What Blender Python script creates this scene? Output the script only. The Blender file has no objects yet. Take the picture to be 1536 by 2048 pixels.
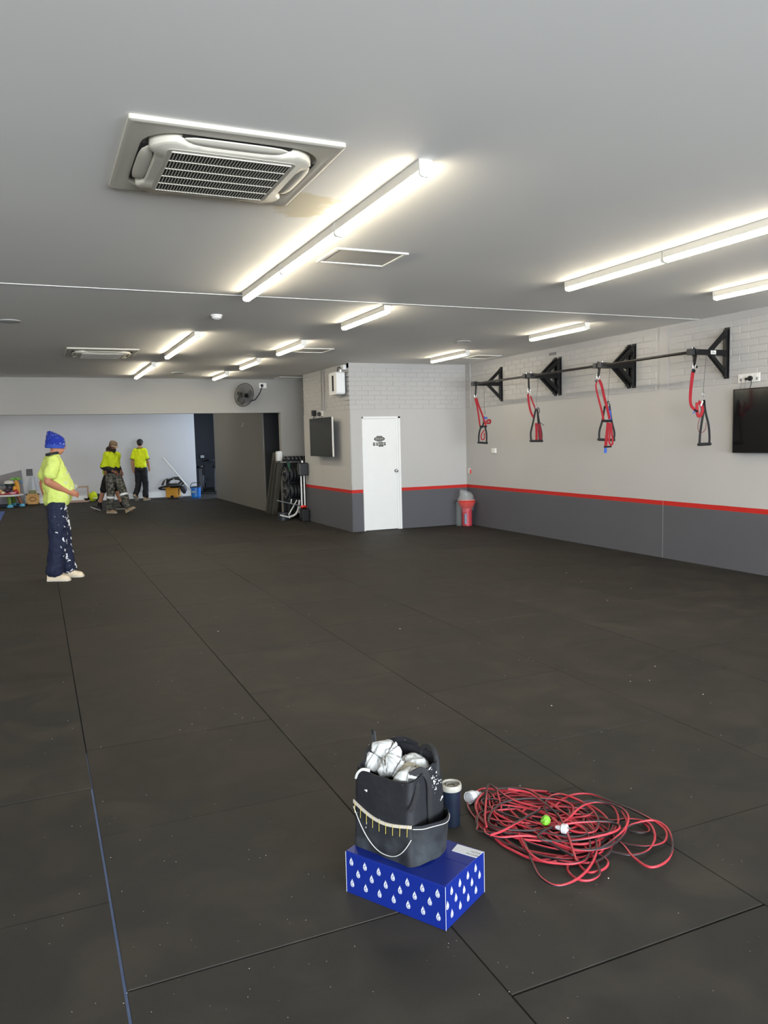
import bpy, bmesh, math, random
from mathutils import Vector, Matrix, noise as mnoise
random.seed(7)
scene = bpy.context.scene
COL = scene.collection

# ---------------------------------------------------------------- camera
FPX = 1567.746
CR = ((0.9139016, -0.4052056, -0.0243375), (0.0594323, 0.0742538, 0.9954668), (0.4015615, 0.9112051, -0.0919430))
CAM_H = 1.655
cam_data = bpy.data.cameras.new('camera')
cam = bpy.data.objects.new('camera', cam_data); COL.objects.link(cam)
cam_data.sensor_fit = 'VERTICAL'; cam_data.sensor_height = 24.0
cam_data.lens = FPX * 24.0 / 2048.0
cam_data.clip_start = 0.05; cam_data.clip_end = 200
r_, u_, f_ = (Vector(v).normalized() for v in CR)
cam.matrix_world = Matrix(((r_.x, u_.x, -f_.x, 0), (r_.y, u_.y, -f_.y, 0), (r_.z, u_.z, -f_.z, CAM_H), (0, 0, 0, 1)))
scene.camera = cam
def at(px, py, X=None, Y=None, Z=None):
    """point of the room seen at a place in the photograph, on the plane X, Y or Z = const"""
    d = r_ * ((px - 768) / FPX) - u_ * ((py - 1024) / FPX) + f_
    if X is not None: t = X / d.x
    elif Y is not None: t = Y / d.y
    else: t = (Z - CAM_H) / d.z
    return Vector((0, 0, CAM_H)) + d * t

# ---------------------------------------------------------------- world, lights, exposure
w = bpy.data.worlds.new('world'); scene.world = w; w.use_nodes = True
bg = w.node_tree.nodes['Background']
bg.inputs[0].default_value = (0.75, 0.87, 1.0, 1); bg.inputs[1].default_value = 1.0
DAY = 1.0
def area(name, loc, rot, sx, sy, power, col):
    l = bpy.data.lights.new(name, 'AREA'); l.shape = 'RECTANGLE'; l.size = sx; l.size_y = sy
    l.energy = power; l.color = col
    o = bpy.data.objects.new(name, l); COL.objects.link(o); o.location = loc; o.rotation_euler = rot
    return o
R90 = math.pi / 2
# daylight through the shopfront behind the camera (three panes), plus a cool lamp added unseen behind the partition
for k, x in enumerate((-3.0, 1.0, 5.0)):
    area('shopfront_daylight', (x, -6.92, 1.45), (R90, 0, 0), 3.5, 2.5, 1010 * DAY, (0.86, 0.93, 1.0))
area('added_side_lamp', (7.3, 24.9, 1.5), (0, R90, 0), 1.9, 1.4, 185 * DAY, (0.62, 0.78, 1.0))  # added lamp, out of view: blue light on the far wall's right end
scene.view_settings.view_transform = 'Standard'
scene.view_settings.look = 'None'
scene.view_settings.exposure = 0.0
scene.view_settings.gamma = 1.0
scene.view_settings.use_curve_mapping = False
scene.cycles.max_bounces = 6; scene.cycles.diffuse_bounces = 4; scene.cycles.glossy_bounces = 2; scene.cycles.transmission_bounces = 4
LED = 50.0            # strength of every LED batten
ROOM_Z = 3.03

# ---------------------------------------------------------------- materials
def lin(h):
    if isinstance(h, str):
        h = tuple(int(h[i:i + 2], 16) / 255 for i in (0, 2, 4))
        return tuple(c / 12.92 if c <= .04045 else ((c + .055) / 1.055) ** 2.4 for c in h)
    return h
MATS = {}
def M(name, col, rough=.55, metal=0., var=.10, scale=6., bump=0., bscale=60., spec=.5, emit=0., alpha=1., trans=0., coat=0.):
    if name in MATS: return MATS[name]
    m = bpy.data.materials.new(name); m.use_nodes = True
    nt = m.node_tree; b = nt.nodes['Principled BSDF']
    c = lin(col)
    tc = nt.nodes.new('ShaderNodeTexCoord')
    n = nt.nodes.new('ShaderNodeTexNoise'); n.inputs['Scale'].default_value = scale; n.inputs['Detail'].default_value = 4
    nt.links.new(tc.outputs['Object'], n.inputs['Vector'])
    mx = nt.nodes.new('ShaderNodeMix'); mx.data_type = 'RGBA'
    mx.inputs[6].default_value = (*[x * (1 - var) for x in c], 1)
    mx.inputs[7].default_value = (*[min(1, x * (1 + var)) for x in c], 1)
    nt.links.new(n.outputs[0], mx.inputs[0]); nt.links.new(mx.outputs[2], b.inputs['Base Color'])
    b.inputs['Roughness'].default_value = rough; b.inputs['Metallic'].default_value = metal
    b.inputs['Specular IOR Level'].default_value = spec
    if coat: b.inputs['Coat Weight'].default_value = coat
    if emit:
        b.inputs['Emission Color'].default_value = (*c, 1); b.inputs['Emission Strength'].default_value = emit
    if alpha < 1: b.inputs['Alpha'].default_value = alpha
    if trans: b.inputs['Transmission Weight'].default_value = trans
    if bump:
        n2 = nt.nodes.new('ShaderNodeTexNoise'); n2.inputs['Scale'].default_value = bscale; n2.inputs['Detail'].default_value = 6
        nt.links.new(tc.outputs['Object'], n2.inputs['Vector'])
        bp = nt.nodes.new('ShaderNodeBump'); bp.inputs['Strength'].default_value = bump; bp.inputs['Distance'].default_value = .01
        nt.links.new(n2.outputs[0], bp.inputs['Height']); nt.links.new(bp.outputs[0], b.inputs['Normal'])
    MATS[name] = m
    return m
class N:
    """small helper for node graphs"""
    def __init__(s, m): s.nt = m.node_tree; s.b = s.nt.nodes['Principled BSDF']
    def new(s, t, **k):
        n = s.nt.nodes.new('ShaderNode' + t)
        for a, v in k.items(): setattr(n, a, v)
        return n
    def link(s, a, b): s.nt.links.new(a, b)
    def math(s, op, a, b=None, clamp=False):
        n = s.new('Math', operation=op, use_clamp=clamp)
        for i, v in enumerate((a, b)):
            if v is None: continue
            if hasattr(v, 'links'): s.link(v, n.inputs[i])
            else: n.inputs[i].default_value = v
        return n.outputs[0]
    def mix(s, fac, a, b):
        n = s.new('Mix', data_type='RGBA')
        for i, v in ((0, fac), (6, a), (7, b)):
            if hasattr(v, 'links'): s.link(v, n.inputs[i])
            elif i == 0: n.inputs[0].default_value = v
            else: n.inputs[i].default_value = (*lin(v), 1)
        return n.outputs[2]
    def noise(s, scale, detail=4, vec=None, dist=0., rough=.5):
        n = s.new('TexNoise'); n.inputs['Scale'].default_value = scale; n.inputs['Detail'].default_value = detail
        n.inputs['Distortion'].default_value = dist; n.inputs['Roughness'].default_value = rough
        if vec is not None: s.link(vec, n.inputs['Vector'])
        return n.outputs[0]
    def ramp(s, x, lo, hi):
        n = s.new('MapRange', clamp=True)
        s.link(x, n.inputs[0]); n.inputs[1].default_value = lo; n.inputs[2].default_value = hi
        return n.outputs[0]
def blank(name, rough=.55, spec=.5):
    m = bpy.data.materials.new(name); m.use_nodes = True
    g = N(m); g.b.inputs['Roughness'].default_value = rough; g.b.inputs['Specular IOR Level'].default_value = spec
    MATS[name] = m
    return m, g

UPPER, DADO, STRIPE = 'B0AEAC', '535358', 'B5211B'
def wall_paint(name, upper=UPPER, dado=True):
    m, g = blank(name, .62, .35)
    geo = g.new('NewGeometry'); sep = g.new('SeparateXYZ'); g.link(geo.outputs['Position'], sep.inputs[0])
    z = sep.outputs[2]
    up = lin(upper)
    n = g.noise(1.3, 5, geo.outputs['Position'])
    c = g.mix(n, tuple(x * .95 for x in up), tuple(x * 1.05 for x in up))
    if dado:
        wob = g.math('MULTIPLY', g.math('SUBTRACT', g.noise(2.2, 2, geo.outputs['Position']), .5), .006)
        zz = g.math('ADD', z, wob)
        dd = lin(DADO)
        dcol = g.mix(n, tuple(x * .93 for x in dd), tuple(x * 1.07 for x in dd))
        c = g.mix(g.math('LESS_THAN', zz, .762), c, STRIPE)
        c = g.mix(g.math('LESS_THAN', zz, .703), c, dcol)
    g.link(c, g.b.inputs['Base Color'])
    bp = g.new('Bump'); bp.inputs['Strength'].default_value = .12; bp.inputs['Distance'].default_value = .01
    g.link(g.noise(45, 5, geo.outputs['Position']), bp.inputs['Height']); g.link(bp.outputs[0], g.b.inputs['Normal'])
    return m
MW = wall_paint('wall_paint')
MWP = wall_paint('wall_paint_plain', UPPER, False)
MHEAD = wall_paint('header_paint', '918F8B', False)
MWF = wall_paint('far_wall_paint', 'C6C5C7', False)
MPART = wall_paint('partition_paint', '7A7771', False)
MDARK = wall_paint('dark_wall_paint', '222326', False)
MBACK = wall_paint('back_wall_paint', '43444A', False)

def ceiling_paint():
    m, g = blank('ceiling_paint', .7, .3)
    geo = g.new('NewGeometry'); p = geo.outputs['Position']
    c0 = lin('E2E0DB')
    c = g.mix(g.noise(.9, 4, p), tuple(x * .96 for x in c0), tuple(x * 1.04 for x in c0))
    # old brown water stain beside the cassette
    sep = g.new('SeparateXYZ'); g.link(p, sep.inputs[0])
    dx = g.math('DIVIDE', g.math('SUBTRACT', sep.outputs[0], 1.50), .27)
    dy = g.math('DIVIDE', g.math('SUBTRACT', sep.outputs[1], 4.46), .30)
    r = g.math('SQRT', g.math('ADD', g.math('MULTIPLY', dx, dx), g.math('MULTIPLY', dy, dy)))
    r = g.math('ADD', r, g.math('MULTIPLY', g.math('SUBTRACT', g.noise(4.2, 5, p), .5), 1.9))
    s = g.math('SUBTRACT', 1.0, g.ramp(r, .62, .78))
    c = g.mix(g.math('MULTIPLY', s, .55), c, 'C9B98C')
    g.link(c, g.b.inputs['Base Color'])
    return m
MCEIL = ceiling_paint()

def rubber():
    m, g = blank('rubber_mat', .6, .14)
    geo = g.new('NewGeometry'); p = geo.outputs['Position']
    oi = g.new('ObjectInfo')
    a = g.noise(1.1, 5, p, 1.0); b = g.noise(150, 3, p); d = g.noise(3.2, 6, p, .6)
    c = g.mix(g.ramp(a, .3, .7), '2E2D2B', '34312D')
    c = g.mix(g.math('MULTIPLY', g.ramp(d, .45, .75), .55), c, '48433C')      # dusty scuffs
    c = g.mix(g.math('MULTIPLY', g.ramp(b, .64, .70), .25), c, '504E4A')     # fine granules
    c = g.mix(g.math('MULTIPLY', oi.outputs['Random'], .22), c, '1F1E1D')
    g.link(c, g.b.inputs['Base Color'])
    g.link(g.math('ADD', .55, g.math('MULTIPLY', d, .25)), g.b.inputs['Roughness'])
    bp = g.new('Bump'); bp.inputs['Strength'].default_value = .25; bp.inputs['Distance'].default_value = .003
    g.link(b, bp.inputs['Height']); g.link(bp.outputs[0], g.b.inputs['Normal'])
    return m
MRUB = rubber()

MWHITE = M('white_plastic', 'DEDCD6', .4)
MWPAINT = M('white_gloss_paint', 'E0E1E0', .42, var=.03)
MCREAM = M('aged_white_plastic', 'BCB7AA', .45, var=.05)
MBLACK = M('black_plastic', '0F0F11', .45, spec=.35)
MSTEELB = M('black_powder_coat', '0E0E0F', .42, bump=.1, spec=.3)
MCHROME = M('chrome', 'C9C9CC', .18, metal=1., var=.03)
MALU = M('grey_metal', '9A9B9E', .35, metal=.8)
MRED = M('red_webbing', '96101E', .7, bump=.4, bscale=220)
MREDP = M('red_plastic', 'CC2A20', .35)
MBLUEW = M('blue_tape', '2F58B8', .6)
MSCREEN = M('screen_glass', '0A0A0B', .12, var=.02, spec=.6)
MSCREEN2 = M('screen_glass_matt', '1B1B1B', .38, var=.02, spec=.3)
MDGREY = M('dark_grey_plastic', '3A3A3C', .5)
MGREY = M('mid_grey_plastic', '76767A', .5)
MWIRE = M('steel_wire', '5A5A58', .4, metal=.7)
MSHADOW = M('dark_cavity', '0C0C0C', .8)

# ---------------------------------------------------------------- mesh helpers
ORIG = {}
def cr_spline(pts, sub=6, closed=False):
    P = [Vector(p) for p in pts]
    if len(P) < 3 and not closed: return P
    out = []; n = len(P)
    rng = range(n) if closed else range(n - 1)
    for i in rng:
        if closed: a, b, c, d = P[i - 1], P[i], P[(i + 1) % n], P[(i + 2) % n]
        else: a, b, c, d = P[max(i - 1, 0)], P[i], P[i + 1], P[min(i + 2, n - 1)]
        for k in range(sub):
            t = k / sub; t2 = t * t; t3 = t2 * t
            out.append(.5 * ((2 * b) + (c - a) * t + (2 * a - 5 * b + 4 * c - d) * t2 + (3 * b - a - 3 * c + d) * t3))
    if not closed: out.append(P[-1])
    return out
class MB:
    def __init__(s): s.v = []; s.f = []; s.uv = None
    def add(s, v, f):
        o = len(s.v); s.v += [tuple(x) for x in v]; s.f += [tuple(i + o for i in q) for q in f]; return s
    def box(s, c, d, R=None):
        hx, hy, hz = d[0] / 2, d[1] / 2, d[2] / 2
        v = [Vector((x, y, z)) for x in (-hx, hx) for y in (-hy, hy) for z in (-hz, hz)]
        if R is not None: v = [R @ p for p in v]
        v = [p + Vector(c) for p in v]
        return s.add(v, [(0, 1, 3, 2), (4, 6, 7, 5), (0, 4, 5, 1), (2, 3, 7, 6), (0, 2, 6, 4), (1, 5, 7, 3)])
    def span(s, a, b):
        return s.box([(a[i] + b[i]) / 2 for i in range(3)], [abs(b[i] - a[i]) for i in range(3)])
    def bar(s, p0, p1, w, h, up=(0, 0, 1)):
        p0, p1 = Vector(p0), Vector(p1); d = (p1 - p0); L = d.length; d.normalize()
        sx = d.cross(Vector(up)).normalized(); sz = sx.cross(d)
        R = Matrix((sx, d, sz)).transposed()
        return s.box((p0 + p1) / 2, (w, L, h), R)
    def tube(s, pts, r, n=10, closed=False, sub=1, cap=True, twist=0., uv=False):
        P = cr_spline(pts, sub, closed) if sub > 1 else [Vector(p) for p in pts]
        m = len(P); rr = r if hasattr(r, '__len__') else [r] * m
        if len(rr) != m: rr = [rr[0] + 0 * i for i in range(m)] if len(rr) == 1 else [rr[min(len(rr) - 1, int(i * (len(rr) - 1) / (m - 1)))] * (1 - (i * (len(rr) - 1) / (m - 1)) % 1) + rr[min(len(rr) - 1, int(i * (len(rr) - 1) / (m - 1)) + 1)] * ((i * (len(rr) - 1) / (m - 1)) % 1) for i in range(m)]
        T = []
        for i in range(m):
            a = P[i - 1] if (i > 0 or closed) else P[i]; b = P[(i + 1) % m] if (i < m - 1 or closed) else P[i]
            t = (b - a); T.append(t.normalized() if t.length > 1e-9 else Vector((0, 0, 1)))
        nrm = T[0].orthogonal().normalized(); v = []; o = len(s.v); L = 0.; uvs = []
        for i in range(m):
            nrm = (nrm - T[i] * nrm.dot(T[i])); nrm = nrm.normalized() if nrm.length > 1e-6 else T[i].orthogonal().normalized()
            bi = T[i].cross(nrm)
            if i: L += (P[i] - P[i - 1]).length
            for k in range(n):
                a = 2 * math.pi * k / n + twist * L
                v.append(P[i] + (nrm * math.cos(a) + bi * math.sin(a)) * rr[i])
        f = []
        for i in range(m if closed else m - 1):
            j = (i + 1) % m
            for k in range(n):
                l = (k + 1) % n
                f.append((i * n + k, i * n + l, j * n + l, j * n + k)); uvs.append(k / n)
        if cap and not closed:
            f.append(tuple(range(n - 1, -1, -1))); f.append(tuple((m - 1) * n + k for k in range(n)))
            uvs += [0, 0]
        if uv: s.uv = (s.uv or []) + uvs
        return s.add(v, f)
    def cyl(s, p0, p1, r0, r1=None, n=16):
        return s.tube([p0, p1], [r0, r0 if r1 is None else r1], n)
    def lathe(s, prof, n=20, c=(0, 0, 0), R=None):
        v = []
        for r, z in prof:
            for k in range(n):
                a = 2 * math.pi * k / n; p = Vector((max(r, 1e-4) * math.cos(a), max(r, 1e-4) * math.sin(a), z))
                if R is not None: p = R @ p
                v.append(p + Vector(c))
        f = []; m = len(prof)
        for i in range(m - 1):
            for k in range(n):
                l = (k + 1) % n; f.append((i * n + k, i * n + l, (i + 1) * n + l, (i + 1) * n + k))
        f.append(tuple(range(n - 1, -1, -1))); f.append(tuple((m - 1) * n + k for k in range(n)))
        return s.add(v, f)
    def loft(s, rings, cap=True):
        n = len(rings[0]); v = [p for r in rings for p in r]; f = []
        for i in range(len(rings) - 1):
            for k in range(n):
                l = (k + 1) % n; f.append((i * n + k, i * n + l, (i + 1) * n + l, (i + 1) * n + k))
        if cap: f.append(tuple(range(n - 1, -1, -1))); f.append(tuple((len(rings) - 1) * n + k for k in range(n)))
        return s.add(v, f)
    def prism(s, poly, fn, t0, t1):
        """poly: 2D outline; fn(x, y, t) -> 3D"""
        n = len(poly); v = [fn(x, y, t0) for x, y in poly] + [fn(x, y, t1) for x, y in poly]
        f = [(k, (k + 1) % n, n + (k + 1) % n, n + k) for k in range(n)]
        return s.add(v, f + [tuple(range(n - 1, -1, -1)), tuple(range(n, 2 * n))])
    def strap(s, pts, w, t, normal=(0, 1, 0), sub=6, closed=False):
        P = cr_spline(pts, sub, closed) if sub > 1 else [Vector(p) for p in pts]
        nv = Vector(normal); m = len(P); rings = []
        ww = w if hasattr(w, '__len__') else [w, w]
        for i in range(m):
            a = P[i - 1] if (i > 0 or closed) else P[i]; b = P[(i + 1) % m] if (i < m - 1 or closed) else P[i]
            T = (b - a).normalized(); sd = T.cross(nv)
            sd = sd.normalized() if sd.length > 1e-4 else Vector((1, 0, 0)); n2 = sd.cross(T).normalized()
            q = ww[0] + (ww[1] - ww[0]) * i / max(1, m - 1)
            rings.append([P[i] + sd * q / 2 + n2 * t / 2, P[i] - sd * q / 2 + n2 * t / 2, P[i] - sd * q / 2 - n2 * t / 2, P[i] + sd * q / 2 - n2 * t / 2])
        if closed: rings.append(rings[0])
        return s.loft(rings, cap=not closed)
    def ball(s, c, r, nu=12, nv=8, R=None):
        r = (r, r, r) if not hasattr(r, '__len__') else r
        v = []; f = []
        for j in range(1, nv):
            th = math.pi * j / nv
            for i in range(nu):
                ph = 2 * math.pi * i / nu
                v.append(Vector((r[0] * math.sin(th) * math.cos(ph), r[1] * math.sin(th) * math.sin(ph), r[2] * math.cos(th))))
        v += [Vector((0, 0, r[2])), Vector((0, 0, -r[2]))]; t = len(v) - 2
        for j in range(nv - 2):
            for i in range(nu):
                k = (i + 1) % nu; f.append((j * nu + i, (j + 1) * nu + i, (j + 1) * nu + k, j * nu + k))
        for i in range(nu):
            k = (i + 1) % nu; f.append((t, i, k)); f.append((t + 1, (nv - 2) * nu + k, (nv - 2) * nu + i))
        if R is not None: v = [R @ p for p in v]
        return s.add([p + Vector(c) for p in v], f)
    def build(s, name, mat, parent=None, smooth=False, bevel=0., local=False):
        o0 = Vector((0, 0, 0))
        if parent is not None and not local: o0 = ORIG.get(parent.name, o0)
        me = bpy.data.meshes.new(name)
        me.from_pydata([tuple(Vector(p) - o0) for p in s.v], [], s.f); me.validate(); me.update()
        if s.uv and len(s.uv) == len(me.polygons): pass
        bm = bmesh.new(); bm.from_mesh(me); bmesh.ops.recalc_face_normals(bm, faces=bm.faces); bm.to_mesh(me); bm.free()
        o = bpy.data.objects.new(name, me); COL.objects.link(o)
        if mat is not None: me.materials.append(mat)
        if parent is not None: o.parent = parent; ORIG[o.name] = o0
        if smooth:
            for p in me.polygons: p.use_smooth = True
        if smooth is True:
            try: me.set_sharp_from_angle(angle=math.radians(42))
            except Exception: pass
        if bevel:
            b = o.modifiers.new('bevel', 'BEVEL'); b.width = bevel; b.segments = 2; b.limit_method = 'ANGLE'
        return o
def tag(o, label=None, cat=None, group=None, kind=None):
    if label: o['label'] = label
    if cat: o['category'] = cat
    if group: o['group'] = group
    if kind: o['kind'] = kind
    return o
def thing(name, loc, label=None, cat=None, group=None, rz=0., local=False, kind=None):
    o = bpy.data.objects.new(name, None); COL.objects.link(o); o.empty_display_size = .1
    o.location = loc; o.rotation_euler = (0, 0, rz)
    ORIG[o.name] = Vector((0, 0, 0)) if local else Vector(loc)
    return tag(o, label, cat, group, kind)
def copy_tree(o, parent=None):
    c = o.copy(); COL.objects.link(c); c.parent = parent
    ORIG[c.name] = ORIG.get(o.name, Vector((0, 0, 0)))
    for ch in list(o.children): copy_tree(ch, c)
    return c
def inst(name, me, loc, parent, rot=(0, 0, 0), scale=(1, 1, 1)):
    o = bpy.data.objects.new(name, me); COL.objects.link(o); o.parent = parent
    o.location = Vector(loc) - ORIG.get(parent.name, Vector((0, 0, 0))); o.rotation_euler = rot; o.scale = scale
    return o
def mesh_only(mb, name, mat, bevel=0.):
    me = bpy.data.meshes.new(name); me.from_pydata(mb.v, [], mb.f); me.validate()
    bm = bmesh.new(); bm.from_mesh(me); bmesh.ops.recalc_face_normals(bm, faces=bm.faces)
    if bevel: bmesh.ops.bevel(bm, geom=bm.edges[:], offset=bevel, segments=1, affect='EDGES')
    bm.to_mesh(me); bm.free(); me.materials.append(mat)
    return me
def rrect(w, h, r, n=5):
    out = []
    for cx, cy, a0 in ((w / 2 - r, h / 2 - r, 0), (-w / 2 + r, h / 2 - r, 90), (-w / 2 + r, -h / 2 + r, 180), (w / 2 - r, -h / 2 + r, 270)):
        for k in range(n + 1):
            a = math.radians(a0 + 90 * k / n); out.append((cx + r * math.cos(a), cy + r * math.sin(a)))
    return out
# ================================================================= the room
XR, YD, XB, YB, YH, YF, XP = 7.55, 13.13, 5.16, 15.75, 16.9, 25.6, 5.0
XL, Y0, YE = -5.0, -7.0, 30.0
ZL = 2.205                                           # top edge of the render on the brick walls
def struct(name, mb, mat, **k): return tag(mb.build(name, mat, **k), kind='structure')

# floor: slab with rubber mats laid on it
floor = struct('floor', MB().span((XL, Y0, -.12), (9.5, YE, -.018)), M('blue_grey_slab', '3E4A63', .6, var=.2))
STEP = 1.0435
mat_me = {}
cols = [(.155 - STEP * 5 + STEP * k) for k in range(13)]
def mat_mesh(w, l):
    key = (round(w, 3), round(l, 3))
    if key not in mat_me: mat_me[key] = mesh_only(MB().box((0, 0, -.009), (w, l, .018)), 'mat', MRUB, bevel=.0022)
    return mat_me[key]
rest = MB(); nm = 0
for ci, x0 in enumerate(cols):
    odd = ci % 2 == 1                                  # columns starting at x = .155 + even*STEP hold joints at 2.385 + n
    y = 2.385 - STEP * 9 + (0 if odd else -STEP / 2)
    while y < YE:
        x1, y1 = x0 + STEP, y + STEP
        cx, cy = (x0 + x1) / 2, (y + y1) / 2
        yy0, yy1, xx0, xx1 = max(y, Y0), min(y1, YE), max(x0, XL), min(x1, 9.4)
        if cx < 6 and cy < YD or True:
            if xx1 > XR and cy < YD: xx1 = XR
            if yy1 - yy0 > .05 and xx1 - xx0 > .05:
                gx = .0035
                l_gap = .0155 if (abs(x1 - .155) < .01 and y1 < 4.2) else (.006 if abs(x1 - .155) < .01 else gx)
                w_ = xx1 - xx0 - gx / 2 - l_gap / 2; l_ = yy1 - yy0 - .003
                # inside the view (with a margin): an object of its own, else part of the rest
                depth = cx * CR[2][0] + cy * CR[2][1]
                seen = depth > .6 and abs((cx * CR[0][0] + cy * CR[0][1]) / depth) < .49 + .75 / depth and (cy < 17 or cx < 5.6)
                jig = random.uniform(-.0025, .0025)
                c = ((xx0 + xx1) / 2 + (gx - l_gap) / 4, (yy0 + yy1) / 2 + jig, random.uniform(-.001, .001))
                if seen and nm < 300:
                    inst('mat', mat_mesh(w_, l_), c, floor); nm += 1
                else: rest.box((c[0], c[1], -.009), (w_, l_, .018))
        y += STEP
MB().span((.155 - .009, -2., -.018), (.155 + .009, 4.44, -.0055)).build('blue_joint_strip', M('blue_joint', '4A5C80', .5, var=.25, scale=30), floor)
tag(rest.build('mats_beyond_view', MRUB, floor), kind='stuff')

ceiling = struct('ceiling', MB().span((XL, Y0, ROOM_Z), (9.5, YE, ROOM_Z + .12)), MCEIL)
struct('trim_1', MB().span((XL, 7.367, ROOM_Z - .005), (XR - .012, 7.383, ROOM_Z)), M('ceiling_joint_strip', 'D2D2CF', .4))

# right wall: render below, painted brick above
wr = struct('wall_right', MB().span((XR, Y0, 0), (XR + .2, 17.0, ROOM_Z)), MW)
def render_skin(name, a, b, parent): return MB().span(a, b).build(name, MW, parent)
render_skin('render_coat', (XR - .010, Y0 + .02, 0), (XR, YD, ZL), wr)
PITCH, BL = .0828, .245
brick_me = mesh_only(MB().box((0, 0, 0), (.014, BL - .010, PITCH - .009)), 'brick', MWP, bevel=.003)
brick_half = mesh_only(MB().box((0, 0, 0), (.014, BL / 2 - .010, PITCH - .009)), 'brick', MWP, bevel=.003)
def lay(parent, fn, s0, s1, rotz, budget, gaps=()):
    out = []; rows = int((ROOM_Z - ZL) / PITCH + .5)
    for r in range(rows):
        z = ZL + PITCH * (r + .5); s = s0 - (BL / 2 if r % 2 else 0)
        while s < s1 - .02:
            a, b = max(s, s0), min(s + BL, s1); s += BL
            if any(a < g1 - .01 and b > g0 + .01 for g0, g1 in gaps) or b - a < .05: continue
            out.append((r, a, b, z))
    out.sort(key=lambda q: (q[1] < 5.7 and parent.name == 'wall_right', q[1]))
    restb = MB()
    for i, (r, a, b, z) in enumerate(out):
        p = fn((a + b) / 2); p.z = z
        off = random.uniform(-.0012, .0012)
        if z + PITCH / 2 > ROOM_Z: continue
        if i < budget:
            me = brick_me if b - a > BL * .7 else brick_half
            o = inst('brick', me, p, parent, (random.uniform(-.004, .004), 0, rotz), (1, (b - a - .01) / ((BL if me is brick_me else BL / 2) - .01), 1))
        else:
            R = Matrix.Rotation(rotz, 3, 'Z'); restb.box(p, (.014, b - a - .01, PITCH - .009), R)
    if restb.v: tag(restb.build('bricks_far_away', MWP, parent), kind='stuff')
lay(wr, lambda s: Vector((XR, s, 0)), 4.18, YD, 0, 292, gaps=((7.885, 8.055),))
MB().span((XR - .0095, 7.89, ZL), (XR, 8.05, ROOM_Z)).build('pier', MWP, wr)
MB().span((XR - .0108, 7.957, .0), (XR - .0098, 7.9595, ZL)).build('control_joint', M('joint_sealant', 'B4B3B0', .6), wr)
MB().span((XR - .0125, 7.885, ZL), (XR - .009, 7.890, ROOM_Z)).build('control_joint', MWP, wr)
MB().span((XR - .022, 12.93, 2.2), (XR - .006, 12.955, ROOM_Z)).build('conduit', MWP, wr)

# store room built into the corner
wd = struct('wall_store_front', MB().span((XB + .012, YD + .012, 0), (XR, YD + .12, ROOM_Z)), MW)
for a, b in (((XB + .002, YD, 0), (5.405, YD + .014, ZL)), ((6.145, YD, 0), (XR - .010, YD + .014, ZL)), ((5.405, YD, 2.075), (6.145, YD + .014, ZL))):
    render_skin('render_coat', a, b, wd)
lay(wd, lambda s: Vector((s, YD + .012, 0)), XB + .002, XR - .02, R90, 300)
wb = struct('wall_store_side', MB().span((XB + .012, YD + .02, 0), (XB + .12, YB, ROOM_Z)), MW)
render_skin('render_coat', (XB, YD, 0), (XB + .014, YB, ZL), wb)
lay(wb, lambda s: Vector((XB + .012, s, 0)), YD + .02, YB, 0, 300)
struct('wall_store_back', MB().span((XB + .12, YB - .1, 0), (XR, YB, ROOM_Z)), MWP)

# header wall with the wide opening, partition and the far room
struct('wall_header', MB().span((XL, YH, 2.305), (XP, YH + .16, ROOM_Z)).span((XP, YH, 0), (XR, YH + .16, ROOM_Z)), MHEAD)
struct('wall_partition', MB().span((XP, 18.48, 0), (XP + .045, 24.05, ROOM_Z)), MPART)
struct('wall_far', MB().span((XL, YF, 0), (4.70, YF + .12, ROOM_Z)), MWF)
struct('baseboard_far', MB().span((XL, YF - .018, 0), (4.70, YF, .17)), MWPAINT)
struct('wall_back', MB().span((XL, YE, 0), (9.5, YE + .1, ROOM_Z)), MBACK)
struct('wall_side_room', MB().span((9.4, 16.9, 0), (9.5, YE, ROOM_Z)).span((5.046, 18.42, 0), (9.4, 18.5, ROOM_Z)).span((XR + .2, 16.9, 0), (9.5, 17.06, ROOM_Z)), MDARK)
struct('wall_left', MB().span((XL - .1, Y0, 0), (XL, YE, ROOM_Z)), MWP)
# shopfront behind the camera: sill, head and mullions round three panes
struct('wall_front', MB().span((XL, Y0 - .1, 0), (XR, Y0, .2)).span((XL, Y0 - .1, 2.7), (XR, Y0, ROOM_Z)).span((XL, Y0 - .1, .2), (-4.75, Y0, 2.7))
       .span((-1.25, Y0 - .1, .2), (-.75, Y0, 2.7)).span((2.75, Y0 - .1, .2), (3.25, Y0, 2.7)).span((6.75, Y0 - .1, .2), (XR, Y0, 2.7)), MWP)
MGLASS = M('window_glass', 'DDEBF2', .02, var=.01, trans=1.)
for k, x in enumerate((-3.0, 1.0, 5.0)):
    wn = struct('window_%d' % (k + 1), MB().span((x - 1.75, Y0 - .06, .2), (x + 1.75, Y0 - .05, 2.7)), MGLASS)
    MB().span((x - 1.75, Y0 - .08, .2), (x - 1.69, Y0 - .02, 2.7)).span((x + 1.69, Y0 - .08, .2), (x + 1.75, Y0 - .02, 2.7)).span((x - 1.69, Y0 - .08, .2), (x + 1.69, Y0 - .02, .26)).span((x - 1.69, Y0 - .08, 2.64), (x + 1.69, Y0 - .02, 2.7)).build('window_frame', MALU, wn)
wn = struct('window_4', MB().span((7.6, 24.15, .7), (7.61, 25.65, 2.3)), MGLASS)  # made-up window, hidden by the partition, dressing the added cool lamp
MB().span((7.55, 24.0, .6), (7.65, 24.15, 2.4)).span((7.55, 25.65, .6), (7.65, 25.8, 2.4)).span((7.55, 24.15, .6), (7.65, 25.65, .7)).span((7.55, 24.15, 2.3), (7.65, 25.65, 2.4)).build('window_frame', MALU, wn)
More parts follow.
